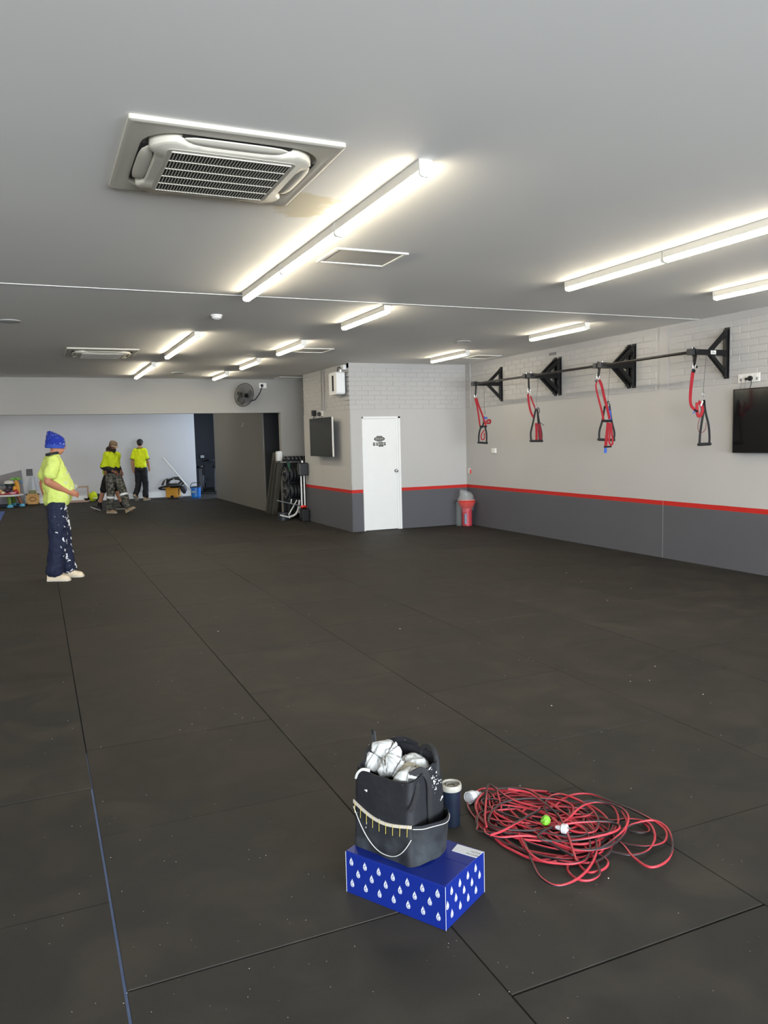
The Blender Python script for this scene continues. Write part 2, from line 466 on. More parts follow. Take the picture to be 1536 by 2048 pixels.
struct('wall_added_window', MB().span((7.66, 18.5, 0), (7.76, 24.0, ROOM_Z)).span((7.66, 25.8, 0), (7.76, YE, ROOM_Z)).span((7.66, 24.0, 0), (7.76, 25.8, .6)).span((7.66, 24.0, 2.4), (7.76, 25.8, ROOM_Z)), MDARK)  # unseen wall shaped round the made-up window
blue = MB().span((-2.3, 20.1, .0), (-.835, 23.0, .012)).build('blue_mat', M('blue_vinyl', '1F4FA8', .5), bevel=.004)
tag(blue, 'blue exercise mat lying flat at the left edge of the room', 'mat')

# door in the store room wall
door = tag(MB().span((5.41, YD - .012, .012), (6.062, YD + .026, 2.035)).build('door_1', MWPAINT, bevel=.002), kind='structure')
MB().span((5.385, YD - .022, 0), (5.408, YD + .03, 2.075)).span((6.066, YD - .006, 0), (6.100, YD + .03, 2.04)).span((6.100, YD - .022, 0), (6.145, YD + .03, 2.075)).span((5.385, YD - .022, 2.039), (6.145, YD + .03, 2.075)).build('door_frame', MWPAINT, door, bevel=.002)
h = MB().lathe([(.028, 0), (.028, .006), (.012, .008), (.012, .045), (.022, .05), (.027, .06), (.024, .072), (.0, .076)], 16, (6.035, YD - .012, 1.08), Matrix.Rotation(R90, 3, 'X')).build('door_handle', MCHROME, door, smooth=True)
MB().span((6.055, YD - .0135, 1.03), (6.063, YD - .005, 1.13)).build('latch_plate', MALU, h)
# printed sign on the door: a banner badge over a row of small pictures
sg = MB(); MINK = M('sign_print', '26261F', .6)
def dz(x, z): return (x, YD - .0126, z)
def flat(mb, pts, t=.0012): return mb.prism(pts, lambda x, z, k: (x, YD - .012 - k, z), 0, t)
flat(sg, [(5.615, 1.665), (5.63, 1.69), (5.65, 1.70), (5.80, 1.70), (5.82, 1.69), (5.835, 1.67), (5.82, 1.648), (5.80, 1.64), (5.65, 1.64), (5.63, 1.645)])
flat(sg, [(5.67, 1.704), (5.665, 1.722), (5.785, 1.722), (5.78, 1.704)]); flat(sg, [(5.665, 1.622), (5.675, 1.635), (5.775, 1.635), (5.785, 1.622)])
sign = sg.build('sign_badge', MINK, door)
lt = MB()
for k in range(9): flat(lt, [(5.643 + k * .019, 1.660), (5.643 + k * .019, 1.680), (5.655 + k * .019, 1.680 + (.002 if k % 2 else -.003)), (5.655 + k * .019, 1.660)], .0022)
lt.build('sign_lettering', M('sign_white', 'C9C9C2', .6), sign)
for x0, x1, z0, z1 in ((5.597, 5.640, 1.548, 1.607), (5.657, 5.694, 1.548, 1.605), (5.705, 5.752, 1.53, 1.613), (5.756, 5.802, 1.53, 1.611), (5.812, 5.848, 1.55, 1.607)):
    pic = MB(); flat(pic, [(x0, z0), (x0, z1), (x1, z1), (x1, z0)]); pic = pic.build('picture', MINK, sign)
    q = MB(); cx, cz, w_, h_ = (x0 + x1) / 2, (z0 + z1) / 2, (x1 - x0), (z1 - z0)
    flat(q, [(cx - w_ * .36, cz - h_ * .2), (cx - w_ * .3, cz + h_ * .25), (cx + w_ * .1, cz + h_ * .38), (cx + w_ * .36, cz + h_ * .3), (cx + w_ * .3, cz - h_ * .1), (cx, cz - h_ * .3)], .0022)
    q.build('picture_light', M('picture_grey', '8E8E88', .6), pic)

# ================================================================= ceiling fittings
MDIFF = M('led_diffuser', (1.0, .90, .70), .5, var=.0, emit=LED)
MHOUSE = M('batten_housing', 'DDD9CF', .45, var=.03)
def batten(x, y0, y1, label, group):
    t = thing('led_batten', (x, (y0 + y1) / 2, ROOM_Z), label, 'light', group)
    w_, zt, zm, zb = .036, ROOM_Z, ROOM_Z - .054, ROOM_Z - .082
    MB().span((x - w_, y0 + .012, zm), (x + w_, y1 - .012, zt)).build('housing', MHOUSE, t, bevel=.004)
    ring = [(-w_ + .002, zm), (-w_ + .002, zb + .016), (-w_ + .008, zb + .005), (-w_ + .02, zb), (w_ - .02, zb), (w_ - .008, zb + .005), (w_ - .002, zb + .016), (w_ - .002, zm)]
    MB().loft([[(x + a, y, z) for a, z in ring] for y in (y0 + .012, y1 - .012)]).build('diffuser', MDIFF, t)
    for y in (y0, y1 - .012):
        MB().loft([[(x + a * 1.04, yy, z - (.002 if z < zm else 0)) for a, z in ([(-w_, zt)] + ring + [(w_, zt)])] for yy in (y, y + .012)]).build('end_cap', MHOUSE, t)
    return t
ga, gb = 'three LED battens end to end beside the cassette', 'single LED battens across the ceiling'
batten(1.85, 3.58, 4.79, 'LED batten nearest the camera, first of three joined beside the ceiling cassette', ga)
batten(1.85, 4.80, 6.00, 'middle LED batten of the three joined in one line', ga)
batten(1.85, 6.01, 7.21, 'far LED batten of the three joined, its end meeting the ceiling joint strip', ga)
gr = 'LED battens end to end at the right edge of the picture'
batten(4.48, 4.73, 5.93, 'long LED batten ending left of the right-hand wall, further half of its pair', gr)
batten(4.48, 3.52, 4.72, 'LED batten running out of the right edge of the picture, nearer half of its pair', gr)
batten(6.24, 4.70, 5.90, 'LED batten close above the right television, cut by the picture edge', gb)
batten(6.30, 7.95, 9.15, 'LED batten in front of the middle pull-up brackets on the right', gb)
batten(6.33, 10.93, 12.15, 'LED batten in front of the store room wall above the door', gb)
batten(3.40, 7.50, 8.75, 'LED batten just beyond the ceiling joint strip, middle of the ceiling', gb)
batten(3.42, 10.33, 11.55, 'LED batten beside the small ceiling vent in the middle row', gb)
batten(3.42, 12.67, 13.87, 'LED batten third along the middle row, towards the wall fan', gb)
batten(3.43, 15.05, 16.25, 'LED batten at the far end of the middle row, nearest the wall fan', gb)
batten(1.90, 9.85, 12.3, 'long LED batten beyond the smoke detector, right of the far cassette', gb)
batten(1.88, 13.6, 16.1, 'long LED batten at the far end of the left row, close to the header wall', gb)
# the same battens light the far room behind the header
for k, (x, y, e) in enumerate(((-3.0, 22.3, 'left'), (-.9, 22.3, 'left middle'), (1.2, 22.3, 'middle'), (3.3, 22.3, 'right'), (-1.5, 19.0, 'nearer left'), (2.2, 19.0, 'nearer right'))):
    batten(x, y, y + 1.2, 'LED batten in the far room hidden behind the header, %s one' % e, 'LED battens of the far room')
for x, y in ((-2.5, 3.0), (-2.5, 10.0), (-2.5, 14.5)):
    batten(x, y, y + 2.4, {3.0: 'LED batten left of the picture nearest the shopfront', 10.0: 'LED batten left of the picture in mid room', 14.5: 'LED batten left of the picture near the header'}[y], 'LED battens left of the picture')

def cassette(label, fine):
    t = thing('ceiling_air_conditioner', (0, 0, 0), label, 'air conditioner', 'ceiling cassettes', local=True)
    h, z0 = .485, 0.
    # flat outer frame with raised rim, sloping to the inner body
    rings = []
    for s_, z, rr in ((h, z0, .012), (h, -.018, .012), (h - .012, -.024, .012), (h - .022, -.022, .01), (.432, -.030, .16), (.412, -.028, .17), (.408, -.004, .17)):
        rings.append([(x, y, z) for x, y in rrect(2 * s_, 2 * s_, rr, 6)])
    MB().loft(rings).build('frame', MCREAM, t, smooth=True, local=True)
    # inner body: waisted panel, cut in where the four louvres sit
    def waist(s_, dep):
        out = []
        for x, y in rrect(2 * s_, 2 * s_, .17, 8):
            out.append([x, y])
        full = []
        for i in range(len(out)):
            a, b = out[i], out[(i + 1) % len(out)]
            d = math.hypot(b[0] - a[0], b[1] - a[1]); k = max(1, int(d / .04))
            for j in range(k): full.append((a[0] + (b[0] - a[0]) * j / k, a[1] + (b[1] - a[1]) * j / k))
        res = []
        for x, y in full:
            m = max(abs(x), abs(y)); mn = min(abs(x), abs(y))
            c = dep * max(0, min(1, (.27 - mn) / .07)) if m > s_ - .04 else 0
            c = c * c * (3 - 2 * c / dep) / dep if c else 0
            if abs(x) > abs(y): x -= math.copysign(c, x)
            else: y -= math.copysign(c, y)
            res.append((x, y))
        return res
    MB().loft([[(x, y, z) for x, y in waist(s_, .044)] for s_, z in ((.388, -.004), (.388, -.050), (.380, -.0585))]).build('body', MCREAM, t, smooth=True, local=True)
    # intake grille
    g = .278
    MB().loft([[(x, y, z) for x, y in rrect(2 * s_, 2 * s_ * 1.02, .03, 4)] for s_, z in ((.300, -.058), (.300, -.0602))]).build('grille_panel', MCREAM, t, smooth=False, local=True)
    gr_ = MB().span((-g, -g, -.0612), (g, g, -.0600)).build('grille_opening', MSHADOW, t, local=True)
    nf = 38
    fins = MB()
    for k in range(nf + 1):
        x = -g + 2 * g * k / nf; fins.span((x - .0019, -g, -.0650), (x + .0019, g, -.0610))
    tag(fins.build('grille_fins', MCREAM, gr_, local=True), kind='stuff')
    for k in range(6):
        y = -g + 2 * g * k / 5; MB().span((-g, y - .0035, -.0660), (g, y + .0035, -.0610)).build('grille_rib', MCREAM, gr_, local=True)
    # four curved louvres, swung open
    for k in range(4):
        R = Matrix.Rotation(k * R90, 3, 'Z'); rings = []
        for j in range(13):
            s_ = -1 + 2 * j / 12; x = s_ * .235; e = max(.0, 1 - s_ ** 4) ** .5
            y0, y1 = .372 - .026 * e, .372 + .036 * e
            zz = -.034; pr = []
            for q in range(7):
                u = q / 6; y = y0 + (y1 - y0) * u; z = zz - .010 * math.sin(math.pi * u * .8) * e - .014 * (1 - u) * e
                pr.append((x, y, z))
            pr += [(x, y, z + .006) for x, y, z in reversed(pr)]
            rings.append([R @ Vector(p) for p in pr])
        MB().loft(rings).build('louvre', MCREAM, t, smooth=True, local=True)
        R2 = MB()
        for sx in (-1, 1): R2.add([R @ Vector(p) for p in ((sx * .25, .345, -.0285), (sx * .21, .345, -.0285), (sx * .21, .395, -.0285), (sx * .25, .395, -.0285))], [(0, 1, 2, 3)])
        R2.add([R @ Vector(p) for p in ((-.25, .34, -.029), (.25, .34, -.029), (.25, .408, -.029), (-.25, .408, -.029))], [(0, 1, 2, 3)])
        R2.build('louvre_slot', MSHADOW, t, local=True)
    return t
ac1 = cassette('large cream ceiling cassette air conditioner with open louvres nearest the camera', True)
ac1.location = (.92, 4.0, ROOM_Z)
ac2 = copy_tree(ac1); ac2.location = (.96, 12.28, ROOM_Z)
ac2['label'] = 'ceiling cassette air conditioner at the far end, left of the long batten'

def vent(x0, x1, y0, y1, label):
    t = thing('ceiling_vent', ((x0 + x1) / 2, (y0 + y1) / 2, ROOM_Z), label, 'vent', 'square ceiling vents')
    b = .028; z0, z1 = ROOM_Z - .012, ROOM_Z
    MB().span((x0, y0, z0), (x1, y0 + b, z1)).span((x0, y1 - b, z0), (x1, y1, z1)).span((x0, y0 + b, z0), (x0 + b, y1 - b, z1)).span((x1 - b, y0 + b, z0), (x1, y1 - b, z1)).build('frame', MWHITE, t, bevel=.003)
    MB().span((x0 + b, y0 + b, ROOM_Z - .004), (x1 - b, y1 - b, ROOM_Z)).build('panel', M('vent_mesh', 'BDBAB2', .7), t)
    return t
vent(2.05, 2.62, 5.37, 5.83, 'square framed ceiling vent beside the three joined battens')
vent(3.68, 4.18, 11.18, 11.68, 'square ceiling vent beside a batten in the middle row')
vent(6.86, 7.34, 11.52, 12.02, 'square ceiling vent in the corner above the first pull-up bracket')
vent(4.80, 5.35, 16.2, 16.65, 'square ceiling vent over the weight rack near the header wall')
t = thing('smoke_detector', (1.86, 8.55, ROOM_Z), 'round white smoke detector on the ceiling between the batten rows', 'smoke detector')
MB().lathe([(.062, 0), (.062, -.014), (.056, -.018)], 24, (1.86, 8.55, ROOM_Z)).build('base', MWHITE, t, smooth=True)
MB().lathe([(.052, -.018), (.054, -.032), (.042, -.042), (.02, -.050), (.0, -.052)], 24, (1.86, 8.55, ROOM_Z)).build('cap', MWHITE, t, smooth=True)
for x, y, l in ((-.17, 9.5, 'round ceiling speaker at the left edge of the picture'), (2.58, 15.5, 'round ceiling speaker between the two far batten rows'), (5.7, 9.98, 'round white ceiling disc in front of the corner batten')):
    t = thing('ceiling_speaker', (x, y, ROOM_Z), l, 'speaker', 'round ceiling discs')
    MB().lathe([(.115, 0), (.115, -.006), (.105, -.012), (.098, -.012)], 28, (x, y, ROOM_Z)).build('ring', M('ceiling_disc', 'A9A9A6', .5), t, smooth=True)
    MB().lathe([(.098, -.008), (.05, -.014), (0, -.016)], 28, (x, y, ROOM_Z)).build('grille', M('ceiling_disc', 'A9A9A6', .5), t, smooth=True)
# ================================================================= right wall: pull-up bars and suspension straps
XA = 7.0                                              # the bars' distance
ZB = 2.575
def bracket(t, y):
    f = MB().span((XR - .018, y - .036, 2.275), (XR - .0105, y + .036, 2.87)).build('wall_plate', MSTEELB, t)
    for z in (2.31, 2.835):
        MB().lathe([(.016, 0), (.016, .004), (.009, .005), (.009, .012), (0, .013)], 10, (XR - .018, y, z), Matrix.Rotation(-R90, 3, 'Y')).build('bolt', MALU, f)
    MB().span((XR - .055, y - .025, 2.30), (XR - .018, y + .025, 2.845)).build('upright', MSTEELB, t, bevel=.004)
    MB().span((XA - .035, y - .026, ZB - .032), (XR - .05, y + .026, ZB + .032)).build('arm', MSTEELB, t, bevel=.004)
    for s in (-1, 1):
        MB().bar((XR - .30, y, ZB + s * .005), (XR - .03, y, ZB + s * .245), .044, .044, (0, 1, 0)).build('brace', MSTEELB, t, bevel=.003)
    MB().span((XA - .06, y - .034, ZB - .034), (XA + .04, y + .034, ZB + .034)).build('bar_clamp', M('clamp_grey', '2C2C2E', .5), t, bevel=.004)
    MB().cyl((XA, y, ZB + .034), (XA, y, ZB + .055), .007, n=8).build('clamp_bolt', MCHROME, t)
def pullup(y0, y1, label):
    t = thing('pull_up_bar', (XR, (y0 + y1) / 2, 2.275), label, 'pull-up bar', 'wall-mounted pull-up bars')
    bracket(t, y0); bracket(t, y1)
    MB().cyl((XA - .005, y0, ZB), (XA - .005, y1, ZB), .0165, n=14).build('bar', M('bar_steel', '232120', .32, metal=.4), t, smooth=True)
    return t
b1 = pullup(10.295, 11.86, 'black steel pull-up bar on two wall brackets, furthest of three near the corner')
b2 = pullup(8.615, 10.175, 'black steel pull-up bar on two wall brackets, middle one of three')
b3 = pullup(6.94, 8.515, 'black steel pull-up bar nearest the right television, white sticker on its bracket')
st = MB().span((7.255, 6.9125, ZB - .022), (7.335, 6.914, ZB + .022)).build('sticker', MWHITE, b3)
for k in range(3): MB().span((7.265, 6.9115, ZB - .012 + k * .012), (7.325 - k * .012, 6.9125, ZB - .007 + k * .012)).build('sticker_print', MDGREY, st)

MHANDLE = M('black_foam', '1B1B1D', .75, bump=.3, bscale=150)
def W(y, *pts): return [at(px, py, Y=y) for px, py in pts]
def trainer(y, label, anchor, clip, wire, fn):
    a = at(*anchor, Y=y); t = thing('suspension_trainer', (a.x, y, ZB), label, 'suspension trainer', 'red suspension straps hanging from the bars')
    c = at(*clip, Y=y)
    # choker loop over the arm
    MB().strap([(a.x - .02, y, ZB + .036), (a.x - .02, y - .04, ZB), (a.x - .01, y - .03, ZB - .06), c, (a.x + .03, y + .03, ZB - .06), (a.x + .03, y + .04, ZB), (a.x + .02, y, ZB + .036)], .04, .006, (1, 0, .2), 5).build('anchor_sling', MBLACK, t)
    MB().tube([c + Vector((-.012, 0, .03)), c + Vector((-.02, 0, -.01)), c + Vector((-.01, 0, -.05)), c + Vector((.012, 0, -.05)), c + Vector((.02, 0, -.01)), c + Vector((.012, 0, .03))], .005, 8, closed=True, sub=4).build('carabiner', MCHROME, t, smooth=True)
    w0, w1 = at(*wire[0], Y=y), at(*wire[1], Y=y)
    wr_ = MB().tube([w0 + Vector((0, 0, .03)), w1], .0028, 6).build('hanging_wire', MWIRE, t)
    MB().tube([w1 + Vector((0, -.005, .015)), w1 + Vector((-.018, -.005, -.015)), w1 + Vector((-.008, -.005, -.045)), w1 + Vector((.012, -.005, -.045)), w1 + Vector((.018, -.005, -.012))], .0045, 8, closed=True, sub=4).build('snap_hook', MALU, wr_, smooth=True)
    fn(t, y)
def ribbon(t, y, pts, w=.036, name='strap', mat=None, dy=0., th=.004):
    P = [p + Vector((0, dy, 0)) for p in W(y, *pts)]
    return MB().strap(P, w, th, (0, 1, 0), 5).build(name, mat or MRED, t)
def foot(t, y, L, Rr, top=None, dy=0.):
    """handle: two webbing legs down to a foam grip"""
    o = Vector((0, dy, 0))
    for side in (L, Rr): MB().strap([p + o for p in W(y, *side)], .030, .006, (0, 1, 0), 5).build('handle_leg', MHANDLE, t)
    a, b = at(*L[-1], Y=y) + o, at(*Rr[-1], Y=y) + o; d = (b - a).normalized()
    MB().tube([a - d * .02, a, b, b + d * .02], [.017, .019, .019, .017], 12).build('grip', MHANDLE, t, smooth=True)
def clamp(t, y, a, b, h=.022, mat=None, name='cam_buckle', dy=-.006):
    A, B = at(*a, Y=y), at(*b, Y=y); MB().bar(A + Vector((0, dy, 0)), B + Vector((0, dy, 0)), .02, h, (0, 0, 1)).build(name, mat or MBLACK, t, bevel=.002)
def t1(t, y):
    ribbon(t, y, [(950, 797), (954, 812), (957, 830), (960, 852)], .03)
    ribbon(t, y, [(952, 796), (957, 812), (964, 830), (971, 852)], .034, dy=-.012)
    clamp(t, y, (959, 853), (973, 853), .03)
    ribbon(t, y, [(969, 833), (968, 845), (964, 856)], .03, 'handle_web', MHANDLE, dy=.01)
    clamp(t, y, (967, 836), (974, 836), .03, MBLUEW, 'blue_tag')
    MB().tube([at(974, 842, Y=y), at(980, 840, Y=y), at(980, 846, Y=y), at(974, 846, Y=y)], .016, 8, closed=True, sub=3).build('strap_roll', MRED, t, smooth=True)
    foot(t, y, [(962, 853), (958, 868), (957.5, 885)], [(970, 853), (973, 868), (973, 886)])
    MB().strap([p + Vector((0, -.01, 0)) for p in W(y, (968, 860), (962, 870), (963, 879), (968, 877), (968, 866))], .02, .004, (.3, 1, 0), 5).build('strap_tail', MRED, t)
trainer(11.86, 'red suspension trainer furthest along the wall, small red roll at its side', (951, 774), (951, 790), ((968, 775), (969, 822)), t1)
def t2(t, y):
    ribbon(t, y, [(1056, 788), (1058, 808), (1062, 825), (1068, 836)], .036)
    ribbon(t, y, [(1061, 792), (1066, 806), (1073, 822)], .024)
    foot(t, y, [(1072, 816), (1066, 845), (1061.5, 866), (1062.5, 882)], [(1074, 816), (1078, 842), (1083, 866), (1083, 882)])
    MB().strap([p + Vector((0, .015, 0)) for p in W(y, (1076, 825), (1078, 850), (1080, 880))], .026, .006, (0, 1, 0), 4).build('handle_web', MHANDLE, t)
    ribbon(t, y, [(1073, 846), (1074, 862), (1074, 881)], .042, dy=.012)
    ribbon(t, y, [(1077, 848), (1080, 862), (1081, 879)], .05, mat=M('dark_red_webbing', '7A0F1E', .7, bump=.4, bscale=220), dy=-.004)
    MB().tube(W(y, (1081, 845), (1085, 849), (1088, 851)), .004, 6).build('cord_tail', MBLACK, t)
    MB().tube(W(y, (1075, 815), (1078, 817), (1079, 824), (1077, 827)), .006, 8, sub=3).build('hook_loop', MBLACK, t)
trainer(10.235, 'suspension trainer with dark crossed handles, second from the corner', (1056, 752), (1058, 780), ((1077, 757), (1072.5, 812)), t2)
def t3(t, y):
    MB().ball(at(1192, 762, Y=y), .016).build('knob', MDGREY, t, smooth=True)
    ribbon(t, y, [(1194, 762), (1192, 774), (1197, 797), (1203, 820), (1207, 840)], [.020, .036])
    ribbon(t, y, [(1197, 760), (1202, 771), (1207, 793), (1213, 816), (1218, 838)], .042, dy=-.012)
    ribbon(t, y, [(1218, 815), (1220, 826), (1221, 840)], .036, 'blue_tag', MBLUEW, dy=.004)
    foot(t, y, [(1211, 812), (1206, 840), (1200, 862), (1199.5, 879)], [(1220, 812), (1224, 840), (1230, 866), (1228, 880)], dy=.012)
    clamp(t, y, (1205, 842), (1222, 842), .034, dy=-.018)
    ribbon(t, y, [(1214, 845), (1212, 866), (1209, 893)], .05, 'strap_tail', dy=-.022)
    MB().strap([p + Vector((0, -.014, 0)) for p in W(y, (1219, 846), (1218, 870), (1217, 884), (1221, 890), (1224, 884), (1222, 862), (1221, 846))], .026, .004, (.25, 1, 0), 5).build('strap_tail', MRED, t)
    clamp(t, y, (1206, 894), (1220, 893), .024, dy=-.024)
    ribbon(t, y, [(1209, 896), (1208.5, 906)], .042, 'blue_tag', MBLUEW, dy=-.022)
    MB().tube(W(y, (1215, 806), (1217, 803), (1220, 812), (1219, 820), (1215, 816)), .007, 8, closed=True, sub=3).build('hook_loop', MBLACK, t)
trainer(8.565, 'suspension trainer with two bright red hanging straps and blue end tag, third from the corner', (1197, 734), (1196, 752), ((1220, 738), (1215.5, 802)), t3)
def t4(t, y):
    MB().ball(at(1393.5, 734, Y=y), (.012, .012, .016)).build('knob', MBLACK, t, smooth=True)
    ribbon(t, y, [(1387, 739), (1386, 745)], .052, 'strap_sleeve', MBLACK, dy=-.006)
    ribbon(t, y, [(1386, 743), (1382.5, 770), (1380.5, 795), (1382, 810), (1388, 818), (1395, 822)], [.052, .030])
    MB().strap(W(y, (1394, 805), (1394, 818), (1396, 831), (1401, 831), (1405, 818), (1400, 806), (1397, 803)), .034, .012, (.35, 1, 0), 5).build('strap_bundle', MRED, t)
    clamp(t, y, (1388, 820), (1394, 823), .02)
    MB().tube(W(y, (1386, 826), (1391, 822)), .006, 6).build('blue_tag', MBLUEW, t)
    foot(t, y, [(1408, 800), (1407, 822), (1403, 848), (1400, 870), (1399, 889)], [(1408, 800), (1411, 824), (1417, 850), (1419, 872), (1418.5, 888)])
    MB().tube(W(y, (1401, 833), (1396, 848), (1397, 862), (1404, 865), (1411, 858), (1412, 845)), .0035, 6, sub=4).build('thin_cord', M('dark_red_cord', '6E1020', .7), t)
    ribbon(t, y, [(1404, 802), (1400, 812)], .02, 'paper_tag', MWHITE, dy=-.012)
trainer(6.94, 'suspension trainer nearest the right television, red bundle and long black handle', (1388, 708), (1388, 729), ((1413, 712), (1406, 785)), t4)

# ------------------------------------------------------------ televisions, sockets, plates
def tv(x0, x1, y0, y1, z0, z1, face, label, mat, logo=None):
    t = thing('television', ((x0 + x1) / 2, (y0 + y1) / 2, z0), label, 'television', 'wall televisions')
    MB().span((x0 + .006, y0, z0), (x1, y1, z1)).build('housing', MBLACK, t, bevel=.004)
    e = .009
    MB().span((x0 + .004, y0 + e, z0 + e), (x0 + .0065, y1 - e, z1 - e)).build('screen', mat, t)
    bz = MB().span((x0, y0, z0), (x0 + .006, y0 + e, z1)).span((x0, y1 - e, z0), (x0 + .006, y1, z1)).span((x0, y0, z0), (x0 + .006, y1, z0 + e)).span((x0, y0, z1 - e), (x0 + .006, y1, z1)).build('bezel', MBLACK, t)
    MB().span((x1, (y0 + y1) / 2 - .2, (z0 + z1) / 2 - .2), (face, (y0 + y1) / 2 + .2, (z0 + z1) / 2 + .2)).build('wall_mount', MSTEELB, t)
    return t
tv(7.455, 7.495, 5.52, 6.765, 1.40, 2.135, XR - .0105, 'large black television on the right wall, cut by the picture edge', MSCREEN)
tl = tv(4.985, 5.02, 13.60, 14.86, 1.365, 2.095, XB - .001, 'dark television on the side wall of the store room', MSCREEN2)
MB().span((4.987, 13.592, 1.365), (5.018, 13.60, 2.095)).build('side_trim', M('silver_trim', 'C9C6BD', .3, metal=.3), tl)

def socket(name, c, axis, w_, h_, label, gangs, group='power points'):
    t = thing(name, c, label, 'socket', group); c = Vector(c)
    def sp(a, b, n, m, **k):
        if axis == 'x': v = MB().span((c.x - b[2], c.y + a[0], c.z + a[1]), (c.x - a[2], c.y + b[0], c.z + b[1]))
        else: v = MB().span((c.x + a[0], c.y - b[2], c.z + a[1]), (c.x + b[0], c.y - a[2], c.z + b[1]))
        return v.build(n, m, t, **k)
    sp((-w_ / 2, -h_ / 2, 0), (w_ / 2, h_ / 2, .012), 'face_plate', MWHITE, bevel=.003)
    for k in range(gangs):
        x = -w_ / 2 + w_ * (k + .5) / gangs
        sp((x - .012, h_ * .12, .012), (x + .012, h_ * .34, .016), 'switch', MWPAINT)
        sp((x - .010, -h_ * .3, .012), (x + .010, -h_ * .02, .0128), 'outlet_slots', MGREY)
    return t
s_ = socket('power_point', (XR - .0105, 6.615, 2.258), 'x', .30, .10, 'long white double power point above the right television', 4)
pl = MB().lathe([(.026, 0), (.03, .012), (.026, .03), (.012, .036), (0, .037)], 14, (XR - .031, 6.575, 2.250), Matrix.Rotation(-R90, 3, 'Y')).build('plug', MBLACK, s_, smooth=True)
MB().bar((XR - .045, 6.59, 2.25), (XR - .045, 6.64, 2.248), .02, .022).build('plug_neck', MBLACK, pl)
for y, dz_ in ((6.565, .0), (6.645, .006), (6.70, .012)):
    MB().tube([(XR - .04, y, 2.245 + dz_), (XR - .045, y - .006, 2.19), (XR - .05, y + .004, 2.14), (XR - .06, y, 2.09)], .004, 6, sub=4).build('power_lead', MBLACK if y < 6.6 else MGREY, pl if y < 6.6 else s_)
s2 = socket('power_point', (XB - .001, 14.60, 2.19), 'x', .16, .10, 'white power point with black plug above the store room television', 2)
MB().span((XB - .06, 14.62, 2.15), (XB - .012, 14.71, 2.22)).build('plug', MBLACK, s2, bevel=.006)
MB().tube([(XB - .04, 14.66, 2.15), (XB - .05, 14.60, 2.11), (XB - .06, 14.5, 2.08)], .004, 6, sub=3).build('power_lead', MBLACK, s2)
MB().tube([(XB - .02, 14.545, 2.14), (XB - .04, 14.54, 2.06)], .004, 6).build('power_lead', MBLACK, s2)
t = thing('power_adaptor', (XB - .02, 14.98, 2.2), 'black power adaptor plugged in at the far side above the television', 'adaptor')
MB().span((XB - .07, 14.93, 2.16), (XB - .001, 15.04, 2.27)).build('adaptor_body', MBLACK, t, bevel=.008)
MB().tube([(XB - .04, 14.97, 2.16), (XB - .05, 14.96, 2.12), (XB - .09, 14.9, 2.06)], .006, 6, sub=3).build('adaptor_lead', MBLACK, t)
for y in (14.56, 14.40): tag(MB().span((XB - .016, y - .011, 2.24), (XB + .012, y + .011, ROOM_Z)).build('cable_conduit', M('conduit_paint', '8A8784', .6)), 'thin painted cable conduit up the store room wall, %s of two' % ('left' if y > 14.5 else 'right'), 'conduit', 'painted conduits')
t = thing('wall_switch', (XR - .0105, 12.12, 1.41), 'small white switch plate under the furthest suspension straps', 'switch')
MB().span((XR - .034, 12.05, 1.365), (XR - .0105, 12.19, 1.455)).build('switch_plate', MWHITE, t, bevel=.004); MB().span((XR - .039, 12.07, 1.385), (XR - .034, 12.10, 1.435)).build('rocker', MWPAINT, t)
t = thing('wall_call_point', (XR - .0105, 13.0, 1.02), 'tiny red and white tag on the wall beside the corner', 'wall tag')
MB().span((XR - .03, 12.97, .98), (XR - .0105, 13.04, 1.07)).build('tag_plate', MWHITE, t); MB().span((XR - .033, 12.96, .97), (XR - .0105, 12.968, 1.05)).build('tag_edge', MREDP, t)
t = thing('air_vent', (XR - .008, 10.36, 2.93), 'small slotted air vent in the brickwork above the middle brackets', 'vent')
MB().span((XR - .016, 10.255, 2.905), (XR - .0085, 10.465, 2.965)).build('vent_plate', MWP, t)
for k in range(6): MB().span((XR - .0175, 10.27 + k * .033, 2.912), (XR - .0155, 10.285 + k * .033, 2.956)).build('vent_slot', MSHADOW, t)

# ------------------------------------------------------------ hanging speaker box at the corner
t = thing('wall_speaker', (4.98, 13.42, 2.49), 'white box with a dark vertical slot hung high at the store room corner', 'speaker')
MB().loft([[(x, 13.425 + a, 2.68 + b) for a, b in rrect(.40, .40, .045, 5)] for x in (4.965, 5.13)]).build('cabinet', MWPAINT, t, bevel=.006)
MB().span((4.958, 13.37, 2.545), (4.966, 13.44, 2.82)).build('slot', MSHADOW, t)
MB().span((5.13, 13.26, 2.51), (5.145, 13.6, 2.85)).build('back_plate', MBLACK, t)
br = MB().span((5.10, 13.22, 2.915), (5.159, 13.36, 3.0)).build('bracket', MWPAINT, t, bevel=.004)
MB().span((5.145, 13.35, 2.6), (5.159, 13.5, 2.8)).build('bracket', MSTEELB, t)
MB().tube([(5.09, 13.30, 2.95), (5.05, 13.33, 2.97), (5.04, 13.36, 2.92), (5.05, 13.38, 2.87)], .006, 8, sub=5).build('cable', MBLACK, br, smooth=True)
for q in (0, .03): MB().tube([(5.08, 13.28 + q, 2.88), (5.06, 13.29 + q, 2.94), (5.03, 13.35 + q, 2.88)], .005, 8, sub=5).build('hook', MCHROME, br, smooth=True)

